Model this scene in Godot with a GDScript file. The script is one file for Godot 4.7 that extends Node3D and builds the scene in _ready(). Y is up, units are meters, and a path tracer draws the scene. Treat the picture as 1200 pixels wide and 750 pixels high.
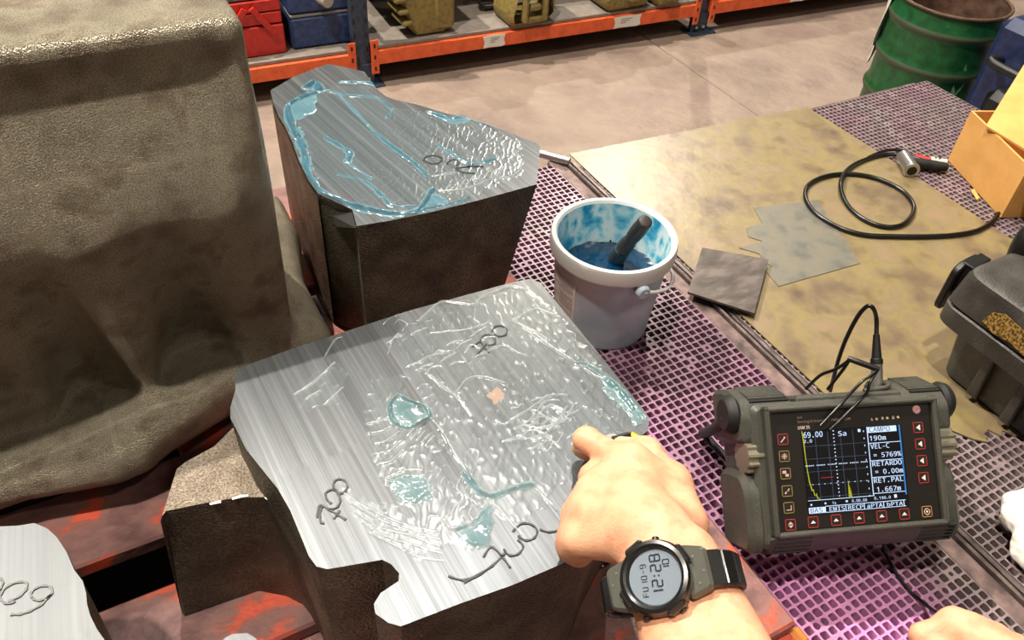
extends Node3D

# Optical frame of the photograph: rows are the world axes (x along the bench planks, y up, z towards the viewer) in lens axes.
const RX := Vector3(0.87819632, -0.28418203, 0.38472301)
const RY := Vector3(0.0575564, -0.73572091, -0.6748348)
const RZ := Vector3(0.47482469, 0.61478071, -0.6297509)
const EYE := Vector3(0, 0.85, 0)
const FOCAL := 968.0
const FLOOR := -0.85

var rng := RandomNumberGenerator.new()
var used := {}
var mats := {}


# ---------------------------------------------------------------- measuring
func ray(px: float, py: float) -> Vector3:
	var v := Vector3(px - 600.0, py - 375.0, FOCAL)
	return Vector3(RX.dot(v), RY.dot(v), RZ.dot(v)).normalized()

func at(px: float, py: float, y: float) -> Vector3:
	var d := ray(px, py)
	return EYE + d * ((y - EYE.y) / d.y)

func hit(px: float, py: float, p0: Vector3, n: Vector3) -> Vector3:
	var d := ray(px, py)
	return EYE + d * ((p0 - EYE).dot(n) / d.dot(n))

func ats(list: Array, y: float) -> PackedVector3Array:
	var out := PackedVector3Array()
	for i in range(0, list.size(), 2):
		out.append(at(list[i], list[i + 1], y))
	return out


# ---------------------------------------------------------------- scene tree
func numbered(called: String) -> String:
	if not used.has(called):
		used[called] = 0
		return called
	used[called] += 1
	return "%s_%03d" % [called, used[called]]

func tag(o: Node3D, label: String, category: String, group := "") -> Node3D:
	o.set_meta("label", label)
	o.set_meta("category", category)
	if group != "":
		o.set_meta("group", group)
	return o

func thing(called: String, label: String, category: String, where := Vector3.ZERO, group := "") -> Node3D:
	var o := Node3D.new()
	o.name = numbered(called)
	add_child(o)
	o.position = where
	tag(o, label, category, group)
	return o

func put(called: String, mesh: Mesh, mat: Material, parent: Node3D = self) -> MeshInstance3D:
	var o := MeshInstance3D.new()
	o.mesh = mesh
	if mat:
		o.material_override = mat
	o.name = numbered(called) if parent == self else called
	parent.add_child(o, true)
	if parent != self and parent.get_child_count() > 1:
		pass
	return o

func struct(called: String, mesh: Mesh, mat: Material, parent: Node3D = self) -> MeshInstance3D:
	var o := put(called, mesh, mat, parent)
	if parent == self:
		o.set_meta("kind", "structure")
	return o

func dup(src: Node3D, label: String, where: Vector3, turn := 0.0) -> Node3D:
	var c: Node3D = src.duplicate()
	var base: String = src.name
	if base.length() > 4 and base.substr(base.length() - 4, 1) == "_":
		base = base.left(base.length() - 4)
	c.name = numbered(base)
	add_child(c)
	c.position = where
	c.rotation.y = turn
	c.set_meta("label", label)
	return c


# ---------------------------------------------------------------- mesh builder (faces given counter-clockwise seen from outside)
class MB:
	var v := PackedVector3Array()
	var uv := PackedVector2Array()
	var col := PackedColorArray()
	var tint := Color.WHITE
	var colored := false

	func tri(a: Vector3, b: Vector3, c: Vector3) -> void:
		v.append(a); v.append(b); v.append(c)
		uv.append(Vector2(a.x, a.z)); uv.append(Vector2(b.x, b.z)); uv.append(Vector2(c.x, c.z))
		if colored:
			col.append(tint); col.append(tint); col.append(tint)

	func quad(a: Vector3, b: Vector3, c: Vector3, d: Vector3) -> void:
		tri(a, b, c)
		tri(a, c, d)

	func quad_uv(a: Vector3, b: Vector3, c: Vector3, d: Vector3) -> void:
		tri(a, b, c)
		tri(a, c, d)
		var n := uv.size()
		var k := [Vector2(0, 1), Vector2(1, 1), Vector2(1, 0), Vector2(0, 1), Vector2(1, 0), Vector2(0, 0)]
		for i in 6:
			uv[n - 6 + i] = k[i]

	func away(pts: Array, from: Vector3) -> void:
		var c := Vector3.ZERO
		for p in pts:
			c += p
		c /= pts.size()
		var n: Vector3 = (pts[1] - pts[0]).cross(pts[2] - pts[0])
		if n.dot(c - from) < 0:
			pts.reverse()
		for i in range(1, pts.size() - 1):
			tri(pts[0], pts[i], pts[i + 1])

	func box(t: Transform3D, size: Vector3, bev := 0.0) -> void:
		var h := size * 0.5
		var b := minf(bev, minf(h.x, minf(h.y, h.z)) * 0.9)
		var o := t.origin
		if b <= 0.0:
			for ax in 3:
				for s in [-1.0, 1.0]:
					var q := []
					for k in [[-1, -1], [1, -1], [1, 1], [-1, 1]]:
						var p := Vector3.ZERO
						p[ax] = s * h[ax]
						p[(ax + 1) % 3] = k[0] * h[(ax + 1) % 3]
						p[(ax + 2) % 3] = k[1] * h[(ax + 2) % 3]
						q.append(t * p)
					away(q, o)
			return
		var P := func(sx: float, sy: float, sz: float, ax: int) -> Vector3:
			var p := Vector3(sx * (h.x - b), sy * (h.y - b), sz * (h.z - b))
			p[ax] = [sx, sy, sz][ax] * h[ax]
			return t * p
		for ax in 3:
			for s in [-1.0, 1.0]:
				var q := []
				for k in [[-1, -1], [1, -1], [1, 1], [-1, 1]]:
					var g := [0.0, 0.0, 0.0]
					g[ax] = s; g[(ax + 1) % 3] = k[0]; g[(ax + 2) % 3] = k[1]
					q.append(P.call(g[0], g[1], g[2], ax))
				away(q, o)
			var a1 := (ax + 1) % 3
			var a2 := (ax + 2) % 3
			for s1 in [-1.0, 1.0]:
				for s2 in [-1.0, 1.0]:
					var g := [0.0, 0.0, 0.0]
					g[a1] = s1; g[a2] = s2
					g[ax] = -1.0
					var e1: Vector3 = P.call(g[0], g[1], g[2], a1)
					var e2: Vector3 = P.call(g[0], g[1], g[2], a2)
					g[ax] = 1.0
					var e3: Vector3 = P.call(g[0], g[1], g[2], a2)
					var e4: Vector3 = P.call(g[0], g[1], g[2], a1)
					away([e1, e2, e3, e4], o)
		for sx in [-1.0, 1.0]:
			for sy in [-1.0, 1.0]:
				for sz in [-1.0, 1.0]:
					away([P.call(sx, sy, sz, 0), P.call(sx, sy, sz, 1), P.call(sx, sy, sz, 2)], o)

	func bx(c: Vector3, size: Vector3, bev := 0.0, turn := 0.0) -> void:
		box(Transform3D(Basis(Vector3.UP, turn), c), size, bev)

	# profile of (radius, y) pairs, from the bottom outside upwards; axis is the y of t
	func lathe(t: Transform3D, prof: Array, segs := 32, from := 0.0, to := TAU) -> void:
		for i in segs:
			var a0 := from + (to - from) * i / segs
			var a1 := from + (to - from) * (i + 1) / segs
			for j in prof.size() - 1:
				var r0: float = prof[j][0]
				var r1: float = prof[j + 1][0]
				var y0: float = prof[j][1]
				var y1: float = prof[j + 1][1]
				var a := t * Vector3(r0 * cos(a0), y0, r0 * sin(a0))
				var b := t * Vector3(r0 * cos(a1), y0, r0 * sin(a1))
				var c := t * Vector3(r1 * cos(a1), y1, r1 * sin(a1))
				var d := t * Vector3(r1 * cos(a0), y1, r1 * sin(a0))
				if r0 < 1e-6:
					tri(a, d, c)
				elif r1 < 1e-6:
					tri(a, d, b)
				else:
					quad(a, d, c, b)

	func cyl(a: Vector3, b: Vector3, r0: float, r1: float, segs := 16, bev := 0.0) -> void:
		var y := (b - a).normalized()
		var x := y.cross(Vector3(0.31, 0.2, 0.93)).normalized()
		var t := Transform3D(Basis(x, y, x.cross(y)), a)
		var l := (b - a).length()
		if bev > 0.0:
			lathe(t, [[0, 0], [r0 - bev, 0], [r0, bev], [r1, l - bev], [r1 - bev, l], [0, l]], segs)
		else:
			lathe(t, [[0, 0], [r0, 0], [r1, l], [0, l]], segs)

	func tube(pts: Array, rad, sides := 8, closed := false) -> void:
		var n := pts.size()
		var rings := []
		var side := Vector3.ZERO
		for i in n:
			var d: Vector3
			if closed:
				d = pts[(i + 1) % n] - pts[(i - 1 + n) % n]
			else:
				d = pts[mini(i + 1, n - 1)] - pts[maxi(i - 1, 0)]
			d = d.normalized()
			if side == Vector3.ZERO:
				side = d.cross(Vector3(0.13, 0.97, 0.21)).normalized()
			side = (side - d * side.dot(d)).normalized()
			var up := side.cross(d)
			var r: float = rad[i] if rad is Array else rad
			var ring := []
			for k in sides:
				var a := TAU * k / sides
				ring.append(pts[i] + (side * cos(a) + up * sin(a)) * r)
			rings.append(ring)
		var last := n if closed else n - 1
		for i in last:
			var A: Array = rings[i]
			var B: Array = rings[(i + 1) % n]
			for k in sides:
				var k2 := (k + 1) % sides
				quad(A[k], B[k], B[k2], A[k2])
		if not closed:
			for k in range(1, sides - 1):
				tri(rings[0][0], rings[0][k], rings[0][k + 1])
				tri(rings[n - 1][0], rings[n - 1][k + 1], rings[n - 1][k])

	# walls between two rings of the same size; A below B
	func skin(A: PackedVector3Array, B: PackedVector3Array, closed := true) -> void:
		var n := A.size()
		var c := Vector3.ZERO
		for p in A:
			c += p
		for p in B:
			c += p
		c /= 2.0 * n
		# orientation from signed area in the x z plane
		var s := 0.0
		for i in n:
			var j := (i + 1) % n
			s += A[i].x * A[j].z - A[j].x * A[i].z
		for i in (n if closed else n - 1):
			var j := (i + 1) % n
			if s > 0:
				quad(A[j], A[i], B[i], B[j])
			else:
				quad(A[i], A[j], B[j], B[i])

	func cap(A: PackedVector3Array, up: bool) -> void:
		var flat := PackedVector2Array()
		for p in A:
			flat.append(Vector2(p.x, p.z))
		var idx := Geometry2D.triangulate_polygon(flat)
		for i in range(0, idx.size(), 3):
			var a := A[idx[i]]
			var b := A[idx[i + 1]]
			var c := A[idx[i + 2]]
			if ((b - a).cross(c - a).y > 0) == up:
				tri(a, b, c)
			else:
				tri(a, c, b)

	func prism(A: PackedVector3Array, B: PackedVector3Array) -> void:
		skin(A, B)
		cap(A, false)
		cap(B, true)

	# flat outline in the x y plane of t, pushed along its z from 0 to depth
	func slab(t: Transform3D, poly: Array, depth: float, bev := 0.0) -> void:
		var n := poly.size()
		var p2 := PackedVector2Array()
		for p in poly:
			p2.append(p)
		var s := 0.0
		for i in n:
			s += p2[i].cross(p2[(i + 1) % n])
		if s < 0:
			p2.reverse()
		var ins := p2
		if bev > 0.0:
			ins = PackedVector2Array()
			for i in n:
				var e0 := (p2[i] - p2[(i - 1 + n) % n]).normalized()
				var e1 := (p2[(i + 1) % n] - p2[i]).normalized()
				var nn := (Vector2(-e0.y, e0.x) + Vector2(-e1.y, e1.x))
				ins.append(p2[i] + nn.normalized() * bev / maxf(0.35, nn.length() * 0.5))
		var idx := Geometry2D.triangulate_polygon(ins)
		for i in range(0, idx.size(), 3):
			var a := ins[idx[i]]
			var b := ins[idx[i + 1]]
			var c := ins[idx[i + 2]]
			if (b - a).cross(c - a) < 0:
				var w := b
				b = c
				c = w
			tri(t * Vector3(a.x, a.y, depth), t * Vector3(b.x, b.y, depth), t * Vector3(c.x, c.y, depth))
			tri(t * Vector3(a.x, a.y, 0), t * Vector3(c.x, c.y, 0), t * Vector3(b.x, b.y, 0))
		for i in n:
			var j := (i + 1) % n
			var lev := [[p2, 0.0, p2, depth]] if bev <= 0.0 else [[ins, 0.0, p2, bev], [p2, bev, p2, depth - bev], [p2, depth - bev, ins, depth]]
			for l in lev:
				quad(t * Vector3(l[0][i].x, l[0][i].y, l[1]), t * Vector3(l[0][j].x, l[0][j].y, l[1]), t * Vector3(l[2][j].x, l[2][j].y, l[3]), t * Vector3(l[2][i].x, l[2][i].y, l[3]))

	# a pen stroke: a flat ribbon of the given width just proud of the plane with normal n
	func stroke(pts: PackedVector3Array, n: Vector3, width: float, lift := 0.0002) -> void:
		var m := pts.size()
		var L := []
		var Rr := []
		for i in m:
			var d := (pts[mini(i + 1, m - 1)] - pts[maxi(i - 1, 0)]).normalized()
			var s := n.cross(d).normalized() * width * 0.5 * (0.75 + 0.25 * sin(i * 1.7))
			L.append(pts[i] + s + n * lift)
			Rr.append(pts[i] - s + n * lift)
		for i in m - 1:
			quad(L[i], Rr[i], Rr[i + 1], L[i + 1])
			quad(Rr[i], Rr[i] - n * lift, Rr[i + 1] - n * lift, Rr[i + 1])
			quad(L[i + 1], L[i + 1] - n * lift, L[i] - n * lift, L[i])

	func done(crease := 40.0) -> ArrayMesh:
		var n := v.size()
		var fn := PackedVector3Array()
		fn.resize(n / 3)
		for i in n / 3:
			fn[i] = (v[i * 3 + 1] - v[i * 3]).cross(v[i * 3 + 2] - v[i * 3])
		var nor := PackedVector3Array()
		nor.resize(n)
		if crease > 0.0:
			var at_key := {}
			for i in n:
				var k := Vector3i((v[i] * 50000.0).round())
				if at_key.has(k):
					at_key[k].append(i / 3)
				else:
					at_key[k] = [i / 3]
			var lim := cos(deg_to_rad(crease))
			for i in n:
				var k := Vector3i((v[i] * 50000.0).round())
				var own := fn[i / 3].normalized()
				var sum := Vector3.ZERO
				for f in at_key[k]:
					if fn[f].normalized().dot(own) > lim:
						sum += fn[f]
				nor[i] = sum.normalized() if sum.length() > 0 else Vector3.UP
		else:
			for i in n:
				nor[i] = fn[i / 3].normalized()
		var idx := PackedInt32Array()
		idx.resize(n)
		for i in n / 3:
			idx[i * 3] = i * 3
			idx[i * 3 + 1] = i * 3 + 2
			idx[i * 3 + 2] = i * 3 + 1
		return pack_mesh(v, nor, uv, col, idx)

	static func pack_mesh(vv: PackedVector3Array, nn: PackedVector3Array, uu: PackedVector2Array, cc: PackedColorArray, idx: PackedInt32Array) -> ArrayMesh:
		var a := []
		a.resize(Mesh.ARRAY_MAX)
		a[Mesh.ARRAY_VERTEX] = vv
		a[Mesh.ARRAY_NORMAL] = nn
		if uu.size() == vv.size():
			a[Mesh.ARRAY_TEX_UV] = uu
		if cc.size() == vv.size():
			a[Mesh.ARRAY_COLOR] = cc
		a[Mesh.ARRAY_INDEX] = idx
		var m := ArrayMesh.new()
		m.add_surface_from_arrays(Mesh.PRIMITIVE_TRIANGLES, a)
		return m


# rounded outline: replaces each corner of a closed list of Vector2 by an arc of n points
func rounded(poly: Array, r: float, n := 4) -> Array:
	var out := []
	var m := poly.size()
	for i in m:
		var p: Vector2 = poly[i]
		var a: Vector2 = (poly[(i - 1 + m) % m] - p)
		var b: Vector2 = (poly[(i + 1) % m] - p)
		var k := minf(r, minf(a.length(), b.length()) * 0.45)
		var p0 := p + a.normalized() * k
		var p1 := p + b.normalized() * k
		for j in n + 1:
			var t := float(j) / n
			out.append(p0.lerp(p, t).lerp(p.lerp(p1, t), t))
	return out

func rounded3(poly: PackedVector3Array, r: float, n := 4) -> PackedVector3Array:
	var flat := []
	for p in poly:
		flat.append(Vector2(p.x, p.z))
	var out := PackedVector3Array()
	for q in rounded(flat, r, n):
		out.append(Vector3(q.x, poly[0].y, q.y))
	return out

# smooth open or closed curve through the points
func curve(pts: Array, n := 6, closed := false) -> Array:
	var out := []
	var m := pts.size()
	for i in (m if closed else m - 1):
		var p0 = pts[(i - 1 + m) % m] if closed or i > 0 else pts[0]
		var p1 = pts[i]
		var p2 = pts[(i + 1) % m]
		var p3 = pts[(i + 2) % m] if closed or i + 2 < m else pts[m - 1]
		for j in n:
			var t := float(j) / n
			out.append(p1.cubic_interpolate(p2, p0, p3, t))
	if not closed:
		out.append(pts[m - 1])
	return out

func to_packed(a: Array) -> PackedVector3Array:
	return PackedVector3Array(a)


# ---------------------------------------------------------------- surface nets of a distance field, skipping empty blocks
func nets(lo: Vector3, hi: Vector3, cell: float, field: Callable) -> ArrayMesh:
	var nx := int(ceil((hi.x - lo.x) / cell)) + 1
	var ny := int(ceil((hi.y - lo.y) / cell)) + 1
	var nz := int(ceil((hi.z - lo.z) / cell)) + 1
	var val := PackedFloat32Array()
	val.resize(nx * ny * nz)
	val.fill(1.0)
	var B := 5
	var reach := cell * B * 0.5 * 1.75 + cell * 1.5
	for bz in range(0, nz, B):
		for by in range(0, ny, B):
			for bx in range(0, nx, B):
				var c: float = field.call(lo + Vector3(bx + B * 0.5 - 0.5, by + B * 0.5 - 0.5, bz + B * 0.5 - 0.5) * cell)
				var far := absf(c) > reach
				for z in range(bz, mini(bz + B, nz)):
					for y in range(by, mini(by + B, ny)):
						var at0 := (z * ny + y) * nx
						for x in range(bx, mini(bx + B, nx)):
							val[at0 + x] = c if far else field.call(lo + Vector3(x, y, z) * cell)
	var ids := PackedInt32Array()
	ids.resize(nx * ny * nz)
	ids.fill(-1)
	var vv := PackedVector3Array()
	var st := [0, 1, nx, nx + 1, nx * ny, nx * ny + 1, nx * ny + nx, nx * ny + nx + 1]
	var off := [Vector3(0, 0, 0), Vector3(1, 0, 0), Vector3(0, 1, 0), Vector3(1, 1, 0), Vector3(0, 0, 1), Vector3(1, 0, 1), Vector3(0, 1, 1), Vector3(1, 1, 1)]
	var edges := [[0, 1], [2, 3], [4, 5], [6, 7], [0, 2], [1, 3], [4, 6], [5, 7], [0, 4], [1, 5], [2, 6], [3, 7]]
	for z in nz - 1:
		for y in ny - 1:
			for x in nx - 1:
				var i := (z * ny + y) * nx + x
				var neg := 0
				for k in 8:
					if val[i + st[k]] < 0.0:
						neg += 1
				if neg == 0 or neg == 8:
					continue
				var s := Vector3.ZERO
				var c := 0
				for e in edges:
					var a := val[i + st[e[0]]]
					var b := val[i + st[e[1]]]
					if (a < 0.0) != (b < 0.0):
						s += off[e[0]].lerp(off[e[1]], a / (a - b))
						c += 1
				ids[i] = vv.size()
				vv.append(lo + (Vector3(x, y, z) + s / c) * cell)
	var idx := PackedInt32Array()
	var sx := 1
	var sy := nx
	var sz := nx * ny
	for z in range(1, nz - 1):
		for y in range(1, ny - 1):
			for x in range(1, nx - 1):
				var i := (z * ny + y) * nx + x
				var a := val[i] < 0.0
				for ax in 3:
					var d: int = [sx, sy, sz][ax]
					if a == (val[i + d] < 0.0):
						continue
					var u: int = [sy, sz, sx][ax]
					var w: int = [sz, sx, sy][ax]
					var q0 := ids[i - u - w]
					var q1 := ids[i - w]
					var q2 := ids[i]
					var q3 := ids[i - u]
					if q0 < 0 or q1 < 0 or q2 < 0 or q3 < 0:
						continue
					if a:  # front faces run clockwise
						idx.append_array([q0, q2, q1, q0, q3, q2])
					else:
						idx.append_array([q0, q1, q2, q0, q2, q3])
	var nn := PackedVector3Array()
	nn.resize(vv.size())
	var e := cell * 0.6
	for i in vv.size():
		var p := vv[i]
		var g := Vector3(field.call(p + Vector3(e, 0, 0)) - field.call(p - Vector3(e, 0, 0)), field.call(p + Vector3(0, e, 0)) - field.call(p - Vector3(0, e, 0)), field.call(p + Vector3(0, 0, e)) - field.call(p - Vector3(0, 0, e)))
		nn[i] = g.normalized()
	return MB.pack_mesh(vv, nn, PackedVector2Array(), PackedColorArray(), idx)

func smin(a: float, b: float, k: float) -> float:
	var h := clampf(0.5 + 0.5 * (b - a) / k, 0.0, 1.0)
	return lerpf(b, a, h) - k * h * (1.0 - h)

func smax(a: float, b: float, k: float) -> float:
	return -smin(-a, -b, k)

func cone(p: Vector3, a: Vector3, b: Vector3, ra: float, rb: float) -> float:
	var ab := b - a
	var t := clampf((p - a).dot(ab) / ab.length_squared(), 0.0, 1.0)
	return (p - a - ab * t).length() - lerpf(ra, rb, t)

func rbox(p: Vector3, c: Vector3, h: Vector3, r: float) -> float:
	var q := (p - c).abs() - h + Vector3(r, r, r)
	return Vector3(maxf(q.x, 0), maxf(q.y, 0), maxf(q.z, 0)).length() + minf(maxf(q.x, maxf(q.y, q.z)), 0.0) - r

func poly_dist(p: Vector2, poly: PackedVector2Array) -> float:
	var n := poly.size()
	var d := 1e9
	var inside := false
	for i in n:
		var a := poly[i]
		var b := poly[(i + 1) % n]
		var ab := b - a
		var t := clampf((p - a).dot(ab) / ab.length_squared(), 0.0, 1.0)
		d = minf(d, (p - a - ab * t).length_squared())
		if (a.y > p.y) != (b.y > p.y) and p.x < (b.x - a.x) * (p.y - a.y) / (b.y - a.y) + a.x:
			inside = not inside
	return -sqrt(d) if inside else sqrt(d)


# ---------------------------------------------------------------- materials
func noise_tex(seed_n: int, freq: float, colors: Array, octaves := 4, kind := FastNoiseLite.TYPE_SIMPLEX_SMOOTH, size := 512) -> NoiseTexture2D:
	var n := FastNoiseLite.new()
	n.seed = seed_n
	n.noise_type = kind
	n.frequency = freq
	n.fractal_octaves = octaves
	n.fractal_gain = 0.55
	var t := NoiseTexture2D.new()
	t.width = size
	t.height = size
	t.seamless = true
	t.noise = n
	if colors.size() > 0:
		var g := Gradient.new()
		var offs := PackedFloat32Array()
		var cs := PackedColorArray()
		for i in colors.size():
			var c = colors[i]
			if c is Array:
				offs.append(c[0])
				cs.append(c[1])
			else:
				offs.append(float(i) / maxf(1.0, colors.size() - 1))
				cs.append(c)
		g.offsets = offs
		g.colors = cs
		t.color_ramp = g
	return t

func normal_tex(seed_n: int, freq: float, strength: float, octaves := 4, size := 512, kind := FastNoiseLite.TYPE_SIMPLEX_SMOOTH) -> NoiseTexture2D:
	var t := noise_tex(seed_n, freq, [], octaves, kind, size)
	t.as_normal_map = true
	t.bump_strength = strength
	return t

# o: rough, metal, tex (NoiseTexture2D), scale (repeats per metre), normal, nstr, coat, world
func mat(c: Color, o := {}) -> StandardMaterial3D:
	var m := StandardMaterial3D.new()
	m.albedo_color = c
	m.roughness = o.get("rough", 0.6)
	m.metallic = o.get("metal", 0.0)
	m.metallic_specular = o.get("spec", 0.5)
	if o.has("tex"):
		m.albedo_texture = o.tex
	if o.has("normal"):
		m.normal_enabled = true
		m.normal_texture = o.normal
		m.normal_scale = o.get("nstr", 1.0)
	if o.has("rtex"):
		m.roughness_texture = o.rtex
	if (o.has("tex") or o.has("normal") or o.has("rtex")) and not o.get("uv", false):
		m.uv1_triplanar = true
		m.uv1_world_triplanar = o.get("world", false)
		m.uv1_triplanar_sharpness = 4.0
	var s: float = o.get("scale", 1.0)
	m.uv1_scale = o.get("scale3", Vector3(s, s, s))
	if o.has("coat"):
		m.clearcoat_enabled = true
		m.clearcoat = o.coat
		m.clearcoat_roughness = o.get("coat_rough", 0.1)
	if o.has("emit"):
		m.emission_enabled = true
		m.emission = o.emit
		m.emission_energy_multiplier = o.get("energy", 1.0)
	if o.get("vcol", false):
		m.vertex_color_use_as_albedo = true
	if o.has("alpha"):
		m.transparency = BaseMaterial3D.TRANSPARENCY_ALPHA
		m.albedo_color.a = o.alpha
	if o.has("sss"):
		m.subsurf_scatter_enabled = true
		m.subsurf_scatter_strength = o.sss
	if o.has("detail"):
		m.detail_enabled = true
		m.detail_albedo = o.detail
		m.detail_blend_mode = BaseMaterial3D.BLEND_MODE_MUL
	return m

func text(s: String, width: float, m: Material, parent: Node3D, called: String, pos: Vector3, b := Basis.IDENTITY, font := "Droid Sans Mono", height := 0.0) -> MeshInstance3D:
	var f := SystemFont.new()
	f.font_names = PackedStringArray([font])
	var t := TextMesh.new()
	t.text = s
	t.font = f
	t.font_size = 64
	t.pixel_size = 0.001
	t.depth = 0.002
	t.curve_step = 2.0
	var bb := t.get_aabb()
	var k := width / maxf(bb.size.x, 0.0001)
	var ky := k if height <= 0.0 else height / maxf(bb.size.y, 0.0001)
	var o := put(called, t, m, parent)
	o.transform = Transform3D(b * Basis.from_scale(Vector3(k, ky, minf(k, ky) * 0.6)), pos)
	return o


# ================================================================ scene
func _ready() -> void:
	rng.seed = 7
	# --- camera
	var cam := Camera3D.new()
	cam.name = "camera"
	add_child(cam)
	cam.transform = Transform3D(Basis(Vector3(RX.x, RY.x, RZ.x), -Vector3(RX.y, RY.y, RZ.y), -Vector3(RX.z, RY.z, RZ.z)).orthonormalized(), EYE)
	cam.fov = rad_to_deg(2.0 * atan(375.0 / FOCAL))
	cam.near = 0.02
	cam.far = 60.0
	cam.current = true
	# --- air of the hall, exposure
	var we := WorldEnvironment.new()
	we.name = "hall_air"
	var env := Environment.new()
	env.background_mode = Environment.BG_COLOR
	env.background_color = Color(0.02, 0.02, 0.02)
	env.tonemap_mode = Environment.TONE_MAPPER_LINEAR
	env.tonemap_exposure = 1.0
	env.sdfgi_enabled = true
	env.ssao_enabled = true
	env.ssil_enabled = true
	we.environment = env
	add_child(we)
	# --- lamps: place, energy, size
	lamp(Vector3(-1.2, 5.2, -3.8), 52.0, 0.035, Color(1.0, 0.96, 0.90), "low bay lamp hanging in front of the pallet rack")
	lamp(Vector3(-2.2, 10.2, -0.2), 104.0, 0.2, Color(1.0, 0.96, 0.90), "high bay lamp straight above the bench")
	lamp(Vector3(2.2, 10.2, -5.2), 66.0, 0.1, Color(1.0, 0.97, 0.93), "high bay lamp over the rack bay behind the bucket")
	lamp(Vector3(8.0, 8.2, -10.2), 62.0, 0.12, Color(1.0, 0.95, 0.88), "high bay lamp over the far right of the hall")
	lamp(Vector3(3.4, 9.0, 4.2), 15.0, 0.3, Color(1.0, 0.96, 0.9), "high bay lamp behind the viewer to the right")
	make_materials()
	hall()
	bench()
	sheets()
	pallet()
	big_casting()
	front_block()
	back_block()
	left_block()
	rack()
	drum()
	bucket()
	tool_case()
	detector()
	carton()
	cables()
	people()
	watch()
	glove()

func lamp(where: Vector3, energy: float, size: float, c: Color, label: String) -> void:
	var t := thing("ceiling_lamp", label, "lamp", where, "high bay lamps of the hall")
	var m := MB.new()
	m.lathe(Transform3D(Basis.IDENTITY, Vector3.ZERO), [[0.32, 0.0], [0.30, 0.06], [0.12, 0.24], [0.07, 0.36], [0.0, 0.36]], 32)
	m.lathe(Transform3D(Basis.IDENTITY, Vector3.ZERO), [[0.0, 0.35], [0.06, 0.35], [0.115, 0.235], [0.295, 0.055], [0.32, 0.0]], 32)
	put("shade", m.done(), mat(Color(0.55, 0.56, 0.57), {"rough": 0.4, "metal": 0.8}), t)
	var r := MB.new()
	r.cyl(Vector3(0, 0.36, 0), Vector3(0, 11.2 - where.y, 0), 0.008, 0.008, 8)
	put("hanging_rod", r.done(), mat(Color(0.3, 0.3, 0.3), {"rough": 0.5, "metal": 0.8}), t)
	var b := MB.new()
	b.lathe(Transform3D(Basis.IDENTITY, Vector3(0, 0.0, 0)), [[0, -0.06], [0.05, -0.03], [0.06, 0.02], [0.05, 0.08], [0, 0.1]], 20)
	put("bulb", b.done(), mat(Color(1, 1, 1), {"emit": c, "energy": 6.0}), t)
	var l := OmniLight3D.new()
	l.name = "lamp_light"
	l.light_color = c
	l.light_energy = energy
	l.light_size = size
	l.omni_range = 60.0
	l.omni_attenuation = 2.0
	l.shadow_enabled = true
	add_child(l)
	l.position = where

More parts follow.
